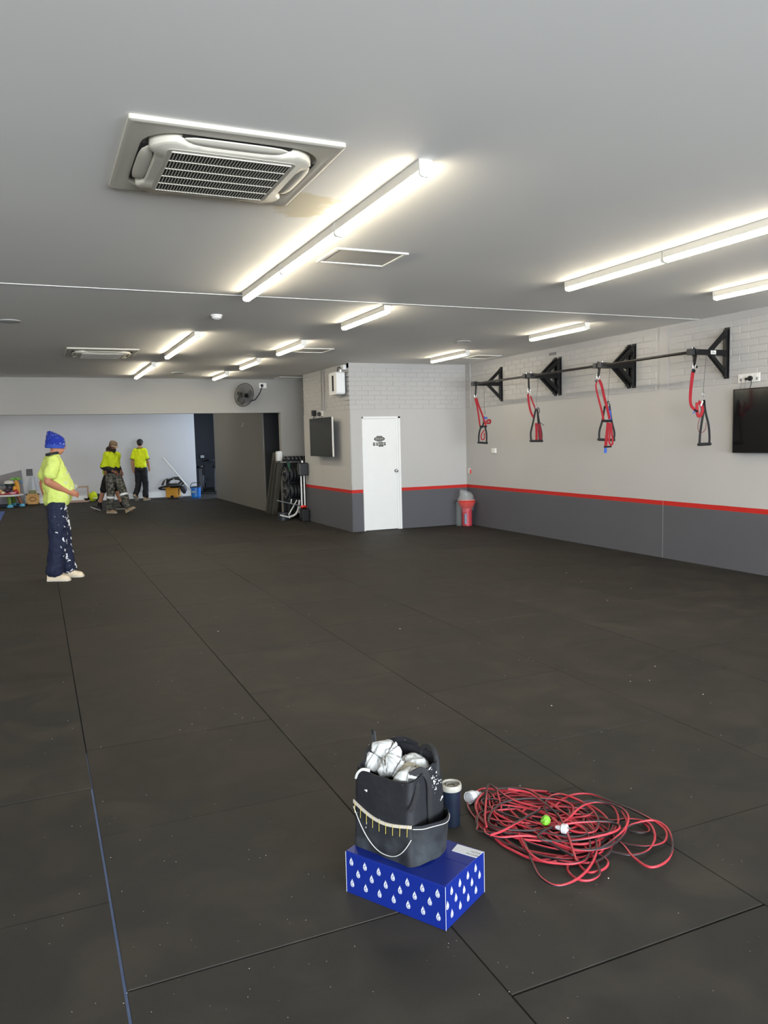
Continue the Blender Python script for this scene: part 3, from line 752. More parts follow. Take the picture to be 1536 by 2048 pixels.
# ------------------------------------------------------------ wall fan
fc = Vector((4.13, 16.60, 2.675))
t = thing('wall_fan', (4.16, YH, 2.5), 'grey caged wall fan tilted down on the header wall', 'fan')
RF = Matrix.Rotation(math.radians(24), 3, 'Z') @ Matrix.Rotation(math.radians(14), 3, 'X')   # tilts the cage down and to the left
def fp(x, y, z): return fc + RF @ Vector((x, y, z))
MCAGE = M('fan_cage', '5E5C58', .4, metal=.5)
def circ(r, y, n=40): return [fp(r * math.cos(2 * math.pi * k / n), y, r * math.sin(2 * math.pi * k / n)) for k in range(n)]
MB().tube(circ(.248, 0), .007, 8, closed=True).build('cage_rim', M('fan_rim', '3A3936', .4), t, smooth=True)
for s, nm_ in ((-1, 'front_guard'), (1, 'rear_guard')):
    g_ = MB()
    for r in (.245, .215, .185, .155, .125, .095): g_.tube(circ(r, s * .07 * (1 - (r / .26) ** 2)), .0022, 4, closed=True)
    for k in range(44):
        a = 2 * math.pi * k / 44; pts = []
        for r in (.06, .12, .18, .225, .247): pts.append(fp(r * math.cos(a + .5 * r), s * .07 * (1 - (r / .25) ** 2), r * math.sin(a + .5 * r)))
        g_.tube(pts, .0020, 4, cap=False)
    tag(g_.build(nm_, MCAGE, t), kind='stuff')
MB().cyl(fp(0, -.088, 0), fp(0, -.07, 0), .042, .045, 20).build('badge', MBLACK, t, smooth=True)
MB().cyl(fp(0, .0, 0), fp(0, -.05, 0), .05, .035, 18).build('hub', MDGREY, t, smooth=True)
for k in range(3):
    rings = []
    for j in range(8):
        r = .04 + .17 * j / 7; a0 = k * 2 * math.pi / 3 + .15 * j / 7; hw = .26 + .28 * math.sin(math.pi * j / 7 * .8)
        top = [(r * math.cos(a0 + q * hw), -.02 + .03 * q, r * math.sin(a0 + q * hw)) for q in (-1, -.5, 0, .5, 1)]
        rings.append([fp(*p) for p in top] + [fp(x, y + .004, z) for x, y, z in reversed(top)])
    MB().loft(rings).build('blade', M('fan_blade', '6A6862', .35), t, smooth=True)
MB().cyl(fp(0, .05, 0), fp(0, .17, 0), .065, .055, 18).build('motor', MBLACK, t, smooth=True)
MB().tube([fp(0, .14, -.03), fp(.0, .18, -.16), (4.16, 16.86, 2.58)], .02, 10, sub=5).build('wall_arm', MBLACK, t, smooth=True)
MB().span((4.11, 16.87, 2.52), (4.21, 16.899, 2.66)).build('wall_plate', MBLACK, t)
lead = MB().tube([(4.60, 16.85, 2.885), (4.58, 16.86, 2.82), (4.53, 16.84, 2.72), (4.46, 16.8, 2.64), (4.40, 16.74, 2.58), (4.3, 16.8, 2.55)], .009, 8, sub=6).build('power_lead', MBLACK, t, smooth=True)
s3 = socket('power_point', (4.625, YH, 2.895), 'y', .16, .11, 'white power point beside the wall fan', 1)
MB().lathe([(.03, 0), (.032, .02), (.02, .034), (0, .035)], 14, (4.60, YH - .012, 2.895), Matrix.Rotation(R90, 3, 'X')).build('plug', MBLACK, s3, smooth=True)

# ------------------------------------------------------------ red bin with clear liner in the corner
bx, by = 7.36, 12.83
t = thing('waste_bin', (bx, by, 0), 'red bin with a clear plastic liner standing in the wall corner', 'bin')
MB().lathe([(.088, 0), (.095, .006), (.095, .02), (.098, .30), (.10, .33), (.085, .335), (.085, .05), (0, .05)], 24, (bx, by, 0)).build('bin_body', M('bin_pink_red', 'B83E48', .4), t, smooth=True)
cp = MB().lathe([(.10, .33), (.125, .36), (.155, .42), (.165, .475), (.158, .48), (.145, .43), (.11, .365), (.09, .34)], 24, (bx, by, 0)).build('flared_top', MREDP, t, smooth=True)
MB().span((bx - .098, by - .1, .045), (bx - .06, by - .07, .24)).build('side_label', M('label_print', '8C93A8', .5, var=.6, scale=60), t)
MCLEAR = M('clear_film', 'D8DEDC', .10, var=.05, alpha=.24)
lin_ = MB(); rings = []
for j in range(9):
    z = .44 + .20 * j / 8; r0 = .150 + .02 * math.sin(j * .9) - .05 * max(0, j - 6) / 2; ring = []
    for k in range(28):
        a = 2 * math.pi * k / 28; r = r0 * (1 + .12 * mnoise.noise(Vector((math.cos(a) * 3, math.sin(a) * 3, j * .45))))
        ring.append((bx + r * math.cos(a), by + r * math.sin(a) * .9, z - .05 * math.cos(a) * j / 8 + .03 * mnoise.noise(Vector((math.cos(a) * 2, math.sin(a) * 2, 5 + j * .2)))))
    rings.append(ring)
lin_.loft(rings, cap=False).build('clear_liner', MCLEAR, t, smooth=True)
rings = []
for j in range(7):
    z = .46 - .17 * j / 6; ring = []
    for k in range(24):
        a = 2 * math.pi * k / 24; r = (.172 - .05 * (j / 6)) * (1 + .09 * mnoise.noise(Vector((math.cos(a) * 3, math.sin(a) * 3, 9 + j * .5))))
        ring.append((bx + r * math.cos(a), by + r * math.sin(a), z + .03 * math.sin(3 * a) * j / 6))
    rings.append(ring)
MB().loft(rings, cap=False).build('liner_cuff', M('clear_film_thin', 'D8DEDC', .10, var=.05, alpha=.09), t, smooth=True)
tag(MB().span((7.175, 12.84, 0), (7.255, 12.92, .46)).build('clear_tube', M('clear_sleeve', '9AA2A2', .12, alpha=.22), bevel=.01), 'clear upright plastic sleeve between the red bin and the wall', 'sleeve')
# ================================================================= foreground: blue carton, tool tote, tumbler, extension lead
A_ = math.radians(30.7)
cu, cw = Vector((math.cos(A_), math.sin(A_), 0)), Vector((-math.sin(A_), math.cos(A_), 0))
c0 = Vector((1.168, 2.217, 0)); LU, LW, LH = .272, .425, .157
def bp(s, d, z): return c0 + cw * s + cu * d + Vector((0, 0, z))          # s along the long face, d along the short face
MBLUE = M('blue_print_card', '10226E', .32, var=.05, spec=.3)
MPRINT = M('white_print', 'BEC0C4', .4, var=.02)
carton = thing('cardboard_box', c0, 'glossy blue carton printed with white water drops under the black tote', 'box')
MB().add([bp(s, d, z) for s in (0, LW) for d in (0, LU) for z in (0, LH)], [(0, 1, 3, 2), (4, 6, 7, 5), (0, 4, 5, 1), (2, 3, 7, 6), (0, 2, 6, 4), (1, 5, 7, 3)]).build('carton_body', MBLUE, carton, bevel=.0025)
# lid panels with the tucked flap edge
for d0, d1, z in ((.0, .150, .0022), (.158, LU, .0012)):
    MB().add([bp(s, d, LH + q) for s in (.002, LW - .002) for d in (d0 + .002, d1 - .002) for q in (0, z)], [(0, 1, 3, 2), (4, 6, 7, 5), (0, 4, 5, 1), (2, 3, 7, 6), (0, 2, 6, 4), (1, 5, 7, 3)]).build('lid_flap', MBLUE, carton, bevel=.0006)
for s, d in ((0, 0), (0, LU), (LW, 0)):
    MB().cyl(bp(s, d, .002) - (cu + cw) * .0004, bp(s, d, LH) - (cu + cw) * .0004, .0008, n=6).build('worn_edge', MPRINT, carton)
def drop(mb, fn, x, y, h):
    """water drop: solid left lobe with a hollow heart and two bars on its right"""
    def poly(pts): mb.prism([(x + a * h, y + b * h) for a, b in pts], fn, .0002, .0006)
    poly([(.02, .62), (-.10, .40), (-.24, .12), (-.29, -.12), (-.24, -.32), (-.12, -.44), (.0, -.48), (.0, -.36), (-.09, -.32), (-.16, -.22), (-.17, -.08), (-.10, .06), (.02, .16)])
    poly([(-.06, -.02), (.02, .06), (.06, .04), (.06, -.24), (-.02, -.26), (-.08, -.16)])
    poly([(.08, .44), (.16, .30), (.16, -.44), (.08, -.47)])
    poly([(.20, .20), (.28, .02), (.29, -.16), (.26, -.32), (.20, -.40)])
pr = MB(); ff = lambda x, y, t: bp(LW - x, -t, y)
for r, (z, off) in enumerate(((.1235, .026), (.085, .0555), (.042, .0275))):
    for k in range(7):
        x = off + k * .0605 + (.0008 * k)
        if x < LW - .012: drop(pr, ff, x, z - (0.0), .0285)
tag(pr.build('drop_print', MPRINT, carton), kind='stuff')
pr = MB(); fs = lambda x, y, t: bp(-t, x, y)
for r, (z, off) in enumerate(((.1235, .040), (.085, .012), (.042, .040))):
    for k in range(5):
        x = off + k * .056
        if x < LU - .010: drop(pr, fs, x, z, .0285)
tag(pr.build('drop_print', MPRINT, carton), kind='stuff')
# white name label at the back of the lid
lb = [at(px, py, Z=LH + .003) for px, py in ((903.5, 1701), (915, 1688), (967, 1703.5), (952.5, 1715.5))]
label = MB().add(lb + [p - Vector((0, 0, .0012)) for p in lb], [(0, 1, 2, 3), (7, 6, 5, 4), (0, 4, 5, 1), (1, 5, 6, 2), (2, 6, 7, 3), (3, 7, 4, 0)]).build('paper_label', MPRINT, carton)
def text(body, size, loc, xdir, up, mat, parent, name):
    cu_ = bpy.data.curves.new(name, 'FONT'); cu_.body = body; cu_.size = size; cu_.extrude = .0002; cu_.align_x = 'CENTER'; cu_.resolution_u = 2
    tmp = bpy.data.objects.new(name, cu_); COL.objects.link(tmp)
    dg = bpy.context.evaluated_depsgraph_get(); me = bpy.data.meshes.new_from_object(tmp.evaluated_get(dg)); bpy.data.objects.remove(tmp)
    x = Vector(xdir).normalized(); z = Vector(up).normalized(); y = z.cross(x)
    Mx = Matrix((x, y, z)).transposed().to_4x4(); Mx.translation = Vector(loc) - ORIG.get(parent.name, Vector((0, 0, 0)))
    me.transform(Mx); me.materials.clear(); me.materials.append(mat)
    o = bpy.data.objects.new(name, me); COL.objects.link(o); o.parent = parent; ORIG[o.name] = ORIG.get(parent.name, Vector((0, 0, 0)))
    return o
xd = (lb[0] - lb[3])                                   # reads from the far side of the box
lc = (lb[2] * .45 + lb[3] * .35 + lb[0] * .12 + lb[1] * .08)
text('PREVITTE', .0125, lc + (lb[3] - lb[2]) * .22, xd, (0, 0, 1), MINK, label, 'label_text')
text('RALPH', .0125, lc + (lb[2] - lb[3]) * .16, xd, (0, 0, 1), MINK, label, 'label_text')

# ------------------------------------------------------------ black tool tote on the carton
a_ = math.radians(-63.5); ex = Vector((math.cos(a_), math.sin(a_), 0)); ey = Vector((-math.sin(a_), math.cos(a_), 0))
tA = Vector((1.116, 2.362, 0))                         # front right bottom corner
tc_ = tA - ex * .138 + ey * .105 + Vector((0, 0, LH + .0025))
def tp(s, d, z): return tc_ + ex * s + ey * d + Vector((0, 0, z))
def tote_fabric():
    m, g = blank('tote_canvas', .68, .35)
    tc = g.new('TexCoord'); p = tc.outputs['Object']
    c = g.mix(g.noise(9, 5, p), '111216', '1A1B20')
    sep = g.new('SeparateXYZ'); g.link(p, sep.inputs[0])
    low = g.math('MULTIPLY', g.math('SUBTRACT', 1.0, g.ramp(sep.outputs[2], .0, .16)), g.ramp(g.noise(14, 5, p), .35, .7))
    c = g.mix(g.math('MULTIPLY', low, .55), c, '474E52')                  # plaster dust rubbed into the lower cloth
    sp = g.ramp(g.noise(30, 3, p, .3), .715, .735)
    c = g.mix(sp, c, 'D5D5D2')                                            # paint spots
    g.link(c, g.b.inputs['Base Color'])
    bp_ = g.new('Bump'); bp_.inputs['Strength'].default_value = .5; bp_.inputs['Distance'].default_value = .006
    g.link(g.math('ADD', g.noise(18, 3, p, 1.), g.math('MULTIPLY', g.noise(400, 2, p), .12)), bp_.inputs['Height']); g.link(bp_.outputs[0], g.b.inputs['Normal'])
    return m
MTOTE = tote_fabric(); MPIPE = M('white_piping', 'B4B4B0', .6); MWEB = M('black_webbing', '141417', .7, bump=.4, bscale=300)
tote = thing('tool_tote', tc_, 'black fabric tool tote with white trim and paint spots on the blue carton', 'bag')
HW, HD = .138, .105
def rim(s, d): return .300 + .036 * (d + HD) / (2 * HD) - .012 * math.cos(math.pi * s / (2 * HW)) * (1 if d < 0 else -1.6)
def ring(t, shr=0., zf=None, n=7):
    out = []
    for x, y in rrect(2 * (HW - shr), 2 * (HD - shr), .022, n):
        k = 1 - .10 * t * t; bulge = .010 * math.sin(math.pi * min(1, t)) * (1 - (abs(x) / HW) ** 2)
        d = y * k - (bulge if y < 0 else -bulge)
        s = x * (1 - .05 * t * t)
        z = rim(s, d) * t if zf is None else zf
        w_ = .003 * mnoise.noise(Vector((x * 18, y * 18, t * 4)))
        out.append(tp(s + w_, d + w_, z + w_))
    return out
def dense(r):
    out = []
    for i in range(len(r)):
        a, b = r[i], r[(i + 1) % len(r)]; k = max(1, int((b - a).length / .02))
        out += [a + (b - a) * j / k for j in range(k)]
    return out
def ringd(t, shr=0., zf=None):
    base = []
    pts = rrect(2 * (HW - shr), 2 * (HD - shr), .022, 5); full = []
    for i in range(len(pts)):
        a, b = pts[i], pts[(i + 1) % len(pts)]; L = math.hypot(a[0] - b[0], a[1] - b[1]); k = max(1, round(L / .02))
        full += [(a[0] + (b[0] - a[0]) * j / k, a[1] + (b[1] - a[1]) * j / k) for j in range(k)]
    for x, y in full:
        k = 1 - .10 * t * t; bu = .010 * math.sin(math.pi * min(1, t)) * max(0, 1 - (abs(x) / HW) ** 2)
        d = y * k + math.copysign(bu, y) * (1 if abs(y) > HD * .8 else 0); s = x * (1 - .06 * t * t)
        nz = .0035 * mnoise.noise(Vector((x * 16, y * 16, t * 5)))
        z = rim(s, d) * t if zf is None else zf
        base.append(tp(s + nz, d + nz, max(.0, z + nz * .6 * min(1, 4 * t))))
    return base
ts = [0, .03, .12, .25, .4, .55, .7, .82, .92, 1.0]
MB().loft([ringd(t) for t in ts] + [ringd(1.0, .006), ringd(.9, .008), ringd(.72, .01)]).build('tote_body', MTOTE, tote, smooth=True)
# front pocket: white edge band with yellow stitches, piping below
def front(s, z): return tp(s, -HD * (1 - .10 * (z / .31) ** 2) - .010 * math.sin(math.pi * min(1, z / .31)) * max(0, 1 - (s / HW) ** 2) - .0022, z)
band_pts = [(-HW + .004 + (2 * HW - .006) * k / 16) for k in range(17)]
def bandz(s): return .160 - .026 * math.sin(math.pi * (s + HW) / (2 * HW)) ** 1.2 + .010 * (-s / HW)
rings = [[front(s, bandz(s) + .006), front(s, bandz(s) - .006), front(s, bandz(s) - .006) + ey * .004, front(s, bandz(s) + .006) + ey * .004] for s in band_pts]
MB().loft(rings).build('edge_band', M('cream_band', 'AFA799', .6), tote)
for k in range(9):
    s = -HW + .016 + k * .0305
    MB().tube([front(s, bandz(s) + .003) - ey * .001, front(s - .001, bandz(s) - .014) - ey * .001, front(s - .002, bandz(s) - .036) - ey * .001], .0009, 5).build('stitch', M('yellow_thread', 'B8A64A', .6), tote)
pts = []
for k in range(25):
    u = k / 24; s = -HW + .006 + (2 * HW - .008) * (u ** .9); 
    zl, zr = .150, .105
    z = .014 + (zl - .014) * max(0, 1 - u / .52) ** 2.2 + (zr - .014) * max(0, (u - .52) / .48) ** 2.4
    pts.append(front(s, z))
MB().tube(pts, .0017, 6, sub=2).build('piping', MPIPE, tote, smooth=True)
# side pockets
def pocket(sd, bul, h, d0, d1, nm_):
    def prof(b, z, ins=0.):
        out = []
        for k in range(13):
            u = k / 12; d = d0 + (d1 - d0) * u; o = (b - ins) * math.sin(math.pi * u) ** .55
            out.append(tp(sd * (HW - .004 + o), d, z + .006 * math.sin(2 * math.pi * u)))
        out += [tp(sd * (HW - .012), d1 - .003, z), tp(sd * (HW - .012), d0 + .003, z)]
        return out
    b = MB().loft([prof(bul * k, z) for k, z in ((.50, .0), (.62, .03), (.8, h * .5), (1.0, h))] + [prof(bul, h, .006), prof(bul * .85, h * .55, .008)]).build(nm_, MTOTE, tote, smooth=True)
    MB().tube([p - Vector((0, 0, .011)) + ex * sd * .0015 for p in prof(bul, h)[:13]], .0015, 6, sub=2).build('piping', MPIPE, b, smooth=True)
pocket(1, .062, .150, -.095, .10, 'side_pocket')
pocket(-1, .030, .150, -.095, .10, 'side_pocket')
# straps and handles
MB().strap([tp(.112, -.085, .300), tp(.132, -.060, .285), tp(.137, -.085, .235), tp(.130, -.104, .205)], .024, .004, tuple(ex), 6).build('strap', MWEB, tote)
MB().strap([tp(.100, -.06, .312), tp(.122, -.02, .322), tp(.139, .0, .28), tp(.141, .0, .20), tp(.142, .0, .12)], .026, .004, tuple(ex), 6).build('strap', MWEB, tote)
MB().tube([tp(.03, .098, .31), tp(.045, .10, .352), tp(.085, .092, .362), tp(.118, .075, .335), tp(.132, .06, .28)], .011, 10, sub=6).build('carry_handle', MWEB, tote, smooth=True)
sm = MB(); rnd = random.Random(5)
for k in range(46):
    d_, z_ = rnd.gauss(.035, .016), rnd.gauss(.262, .020); r = rnd.uniform(.001, .0042); t_ = z_ / .32
    sm.prism([(d_ + r * rnd.uniform(.6, 1.3) * math.cos(q), z_ + r * rnd.uniform(.6, 1.3) * math.sin(q)) for q in (0, 1.1, 2.2, 3.3, 4.4, 5.4)], lambda a, b, k_: tp(HW * (1 - .06 * (b / .32) ** 2) + .0035 + k_, a, b), 0, .0008)
tag(sm.build('paint_smear', M('dried_paint', 'A9ABAA', .6), tote), kind='stuff')
MB().strap([tp(-.125, -.03, .29), tp(-.135, -.01, .33), tp(-.128, .01, .35), tp(-.12, .0, .32)], .022, .004, (0, 0, 1), 6).build('strap', MWEB, tote)
bk = MB().strap([tp(-.118, .0, .31), tp(-.124, .012, .355), tp(-.136, .02, .395)], .019, .006, tuple(ey), 5).build('buckle_strap', M('buckle_grey', '2E2F32', .5), tote)
MB().strap([tp(-.131, .0165, .385), tp(-.138, .021, .402)], .012, .0075, tuple(ey), 1).build('buckle_slot', MSHADOW, bk)
MB().strap([tp(-.06, -.090, .300), tp(-.085, -.101, .302), tp(-.105, -.106, .285), tp(-.115, -.108, .262)], [.011, .006], .005, tuple(ey), 6).build('zip_pull', MPIPE, tote)
MB().strap([tp(.02, .092, .352), tp(-.05, .098, .356), tp(-.11, .085, .338)], .03, .004, tuple(ey), 5).build('back_flap', MTOTE, tote)
# white cotton rags stuffed in the top
MRAG = M('white_rag', 'B9BAB8', .85, var=.08, scale=20, bump=.5, bscale=45)
MRAG2 = M('cream_rag', 'A39C88', .85, var=.1, scale=20, bump=.5, bscale=45)
def rag(pts, r, mat, label, seed):
    P = cr_spline([tp(p[0], p[1], p[2] - .026) for p in pts], 14); rings = []; m = len(P)
    for i, p in enumerate(P):
        T = (P[min(i + 1, m - 1)] - P[max(i - 1, 0)]).normalized(); nn = T.orthogonal().normalized(); bb = T.cross(nn)
        e = math.sin(math.pi * (.08 + .84 * i / (m - 1))) ** .45; rg = []
        for k in range(56):
            a = 2 * math.pi * k / 56; q = nn * math.cos(a) + bb * math.sin(a)
            w1 = mnoise.noise(q * 1.3 + Vector((seed, i * .07, 0))); rd = (1 - abs(mnoise.noise(q * 1.9 + Vector((seed * 2, i * .10 + w1, 4))))) ** 3; f = .80 + .26 * w1 + .20 * rd + .085 * math.sin(3 * a + i * .22 + 5 * w1 + seed) + .04 * mnoise.noise(q * 5 + Vector((seed, i * .2, 7)))
            rg.append(p + q * r * e * f)
        rings.append(rg)
    o = MB().loft(rings).build('rag', mat, None, smooth='full')
    tag(o, label, 'rag', 'rags stuffed in the tote')
rag([(-.105, -.035, .295), (-.10, .01, .345), (-.065, .035, .352), (-.035, .03, .315)], .043, MRAG, 'tall white rag curled over at the left of the tote opening', 1.3)
rag([(-.06, -.03, .29), (-.035, -.01, .325), (0, -.005, .322), (.02, .01, .295)], .040, MRAG, 'bunched white rag in the middle of the tote opening', 4.1)
rag([(-.015, .04, .29), (.02, .055, .322), (.06, .05, .315), (.085, .03, .295)], .042, MRAG, 'white rag behind the others, against the back flap of the tote', 7.7)
rag([(.02, -.03, .285), (.035, .0, .318), (.065, .015, .312), (.09, .01, .28)], .028, MRAG2, 'cream folded rag between the white ones in the tote', 2.9)
rag([(.03, -.05, .28), (.065, -.045, .305), (.095, -.035, .308), (.105, -.015, .285)], .042, MRAG, 'crumpled white rag at the right front corner of the tote', 9.2)

# ------------------------------------------------------------ tumbler on the floor behind
tb = at(903.5, 1649, Z=0.)
t = thing('tumbler', tb, 'dark blue insulated tumbler with pale rim standing behind the tote', 'tumbler')
th_ = .185
MB().lathe([(.032, 0), (.036, .004), (.040, .09), (.043, .160), (.043, .162), (.038, .162), (.038, .12), (0, .12)], 28, tb).build('cup', M('tumbler_blue', '141C2A', .3, var=.5, scale=25), t, smooth=True)
ld = MB().lathe([(.0435, .160), (.045, .163), (.045, th_ - .01), (.043, th_), (.037, th_), (.036, th_ - .014), (0, th_ - .014)], 28, tb).build('lid_ring', M('pale_rim', '9A978E', .3, var=.2, scale=30), t, smooth=True)
MB().tube([tb + Vector((.022 * math.cos(a), .022 * math.sin(a), th_ - .010)) for a in (0, .9, 1.8, 2.7, 3.6, 4.5, 5.4)], .005, 6, closed=True, sub=3).build('lid_slider', M('lid_smoke', '6E6A62', .25), ld, smooth=True)

# ------------------------------------------------------------ red and black extension lead heaped on the mats
cord = thing('extension_lead', (1.9, 2.6, 0), 'tangled red and black extension lead heaped on the floor mats', 'extension lead')
cb = MB(); CRD = .0050
def zp(x, y): return (900 + x / 3.268, 1540 + y / 3.268)
def strand(pts, z0, z1=None, closed=False, seed=0., amp=.006):
    z1 = z0 if z1 is None else z1; P = []
    for i, (x, y) in enumerate(pts):
        px, py = zp(x, y); z = z0 + (z1 - z0) * i / max(1, len(pts) - 1) + amp * mnoise.noise(Vector((i * .7, seed, 3.)))
        P.append(at(px, py, Z=max(.0056, z)))
    cb.tube(P, CRD, 10, closed, sub=7, twist=9. + 3 * math.sin(seed), uv=True)
S = [
 ([(200, 140), (260, 150), (300, 200), (360, 300), (440, 390), (500, 500), (540, 610), (590, 700), (690, 755), (800, 730), (900, 650), (955, 540), (945, 440), (860, 360), (760, 290), (640, 210), (520, 135), (400, 118), (300, 125)], .022, .034),
 ([(1090, 455), (1140, 500), (1200, 570), (1310, 635), (1420, 590), (1457, 480), (1420, 380), (1330, 330), (1210, 350), (1120, 390), (1000, 412), (880, 440), (760, 445), (640, 400)], .02, .03),
 ([(1100, 470), (1180, 492), (1300, 500), (1400, 470), (1412, 400), (1340, 340), (1200, 265), (1050, 205), (930, 158), (820, 158), (740, 190), (685, 240)], .012, .03),
 ([(1040, 530), (1180, 557), (1290, 530), (1338, 450), (1320, 370), (1270, 335), (1160, 320), (1050, 330), (900, 290)], .016, .022),
 ([(780, 315), (830, 260), (890, 222), (970, 208), (1080, 230), (1160, 290), (1150, 370), (1075, 450), (970, 515), (840, 520), (700, 480), (580, 440), (470, 430), (330, 440), (240, 420), (222, 385)], .045, .03),
 ([(262, 427), (350, 395), (450, 335), (540, 285), (585, 255), (560, 240), (420, 200), (320, 140), (270, 98), (245, 110), (235, 200), (230, 320), (240, 370)], .052, .035),
 ([(110, 215), (125, 260), (170, 320), (250, 400), (330, 480), (420, 530), (520, 575), (640, 600), (760, 580), (860, 600), (905, 560)], .008, .012),
 ([(900, 540), (980, 560), (1025, 590), (1030, 620), (1000, 650), (940, 668), (895, 665), (850, 625), (830, 570)], .012, .02),
 ([(800, 560), (775, 610), (770, 655), (810, 700), (870, 722), (930, 715), (975, 680), (970, 630), (930, 560), (880, 500)], .010, .022),
 ([(380, 125), (520, 150), (620, 220), (700, 290), (740, 350), (770, 420), (790, 480), (815, 560), (830, 600)], .055, .03),
 ([(250, 160), (270, 260), (340, 350), (430, 390), (480, 480), (520, 540), (590, 590), (700, 610), (820, 610), (900, 570), (915, 470), (880, 390), (800, 330)], .028, .03),
 ([(190, 160), (165, 230), (190, 300), (280, 370), (420, 440), (560, 460), (700, 460), (860, 440), (1000, 440), (1070, 400), (1100, 330), (1080, 260), (1020, 215), (930, 200), (800, 210), (680, 190), (560, 160)], .02, .03),
 ([(220, 150), (180, 200), (175, 270), (230, 350), (350, 410), (480, 420), (640, 470), (780, 520), (920, 525), (1040, 500), (1130, 430), (1155, 340), (1120, 270)], .030, .026),
 ([(300, 115), (330, 220), (345, 300), (420, 400), (480, 500)], .04, .018),
 ([(1160, 395), (1230, 410), (1295, 408), (1300, 380), (1260, 340)], .008, .010),
 ([(600, 590), (720, 570), (820, 545), (900, 530), (960, 500), (1060, 420)], .010, .02),
]
for i, (p, a, b) in enumerate(S): strand(p, a, b, seed=i * 1.7)
rnd = random.Random(11)
for i in range(24):                                    # the coils underneath
    big = i < 12
    cx, cy = (rnd.uniform(560, 720), rnd.uniform(300, 390)) if big else (rnd.uniform(420, 860), rnd.uniform(260, 420)); ra, rb = (rnd.uniform(300, 470), rnd.uniform(70, 190)) if big else (rnd.uniform(170, 330), rnd.uniform(20, 110)); tl_ = math.radians(rnd.uniform(8, 24) if big else rnd.uniform(-14, 40))
    P = []
    for k in range(14):
        a = 2 * math.pi * k / 14 + i; q = 1 + .13 * mnoise.noise(Vector((math.cos(a), math.sin(a), i * 2.3)))
        x, y = ra * q * math.cos(a), rb * q * math.sin(a)
        X = cx + x * math.cos(tl_) - y * math.sin(tl_); Yy = cy + x * math.sin(tl_) * .9 + y * math.cos(tl_)
        P.append((max(180, min(1150, X)), max(122, min(610, Yy))))
    strand(P, .007 + .0014 * i, closed=True, seed=i * 3.1, amp=.008)
MCR = M('lead_red', 'A82C38', .38, var=.10, scale=8); MCK = M('lead_black', '241E20', .4, var=.2, scale=12)
cable = cb.build('cable', MCR, cord, smooth=True)
cable.data.materials.append(MCK)
if len(cb.uv) == len(cable.data.polygons):
    cable.data.polygons.foreach_set('material_index', [1 if u >= .58 else 0 for u in cb.uv])
# clear socket end
MCLP = M('clear_plug', 'C9CACC', .15, alpha=.75)
s0, s1 = at(937, 1596, Z=.028), at(962, 1587, Z=.022)
d_ = (s1 - s0).normalized()
RS = d_.to_track_quat('Z', 'Y').to_matrix()
sk = MB().lathe([(.0, .004), (.025, .004), (.028, 0), (.028, .030), (.022, .036), (.021, .055), (.011, .062), (.010, .082), (.006, .086)], 20, s0, RS).build('socket_end', MCLP, cord, smooth=True)
MB().lathe([(.0, -.001), (.0195, -.001), (.0195, .026), (.0, .026)], 16, s0 - d_ * .0005, RS).build('socket_core', M('socket_grey', 'A9ABB0', .4), sk, smooth=True)
for k in range(3):
    a = 2 * math.pi * k / 3 + .5; q = s0 + RS @ Vector((.009 * math.cos(a), .009 * math.sin(a), -.0022)); MB().cyl(q, q + d_ * .002, .003, n=8).build('socket_hole', MPRINT, sk)
p0, p1 = at(1116, 1655, Z=.05), at(1141, 1660, Z=.052); d_ = (p1 - p0).normalized(); RS = d_.to_track_quat('Z', 'Y').to_matrix()
pg = MB().lathe([(.006, -.01), (.009, .0), (.011, .012), (.020, .018), (.021, .036), (.017, .040), (0, .040)], 18, p0, RS).build('plug_end', MCLP, cord, smooth=True)
for k in range(3):
    a = 2 * math.pi * k / 3; q = p0 + RS @ Vector((.010 * math.cos(a), .010 * math.sin(a), .040)); MB().bar(q, q + d_ * .018, .0055, .0018, RS @ Vector((math.cos(a), math.sin(a), 0))).build('pin', MCHROME, pg)
gt = at(1090, 1643, Z=.052); g_ = MB()
rings = []
for j in range(8):
    z = -.016 + .040 * j / 7; rg = []
    for k in range(16):
        a = 2 * math.pi * k / 16; r = .020 * math.sin(math.pi * (.12 + .76 * j / 7)) * (1 + .38 * mnoise.noise(Vector((math.cos(a) * 2.5, math.sin(a) * 2.5, j * .6))))
        rg.append(gt + Vector((r * math.cos(a) + .005 * j / 7, r * math.sin(a), z)))
    rings.append(rg)
g_.loft(rings).build('green_tape_flag', M('green_tape', '6CA82E', .4, var=.35, scale=60), cord)

# ------------------------------------------------------------ paint flecks and dust on the mats
fl = MB(); rnd = random.Random(3)
def fleck(x, y, r):
    n = rnd.randint(4, 6); a0 = rnd.uniform(0, 6)
    pts = [(x + r * rnd.uniform(.5, 1.2) * math.cos(a0 + 2 * math.pi * k / n), y + r * rnd.uniform(.5, 1.2) * math.sin(a0 + 2 * math.pi * k / n)) for k in range(n)]
    fl.prism(pts, lambda a, b, t: (a, b, t), .0006, .0006 + r * .5)
for px, py, r in ((1103, 1412, .006), (836, 1417, .003), (436, 1263, .006), (1040, 1572, .004), (1217, 1757, .004), (485, 1436, .003), (470, 1428, .003), (360, 1460, .003), (384, 1449, .003), (800, 1258, .006), (1310, 1333, .005), (1406, 1389, .005), (1261, 1363, .004), (1299, 1361, .004), (1133, 1146, .006), (1163, 1163, .005), (1262, 1177, .005), (1215, 1201, .005), (126, 1837, .0018), (996, 1926, .0015), (500, 1979, .0018), (320, 1890, .0018), (520, 1716, .002), (352, 1724, .002), (668, 1064, .008), (756, 1445, .003), (1262, 1577, .003), (738, 1490, .003)):
    p = at(px, py, Z=0); fleck(p.x, p.y, r)
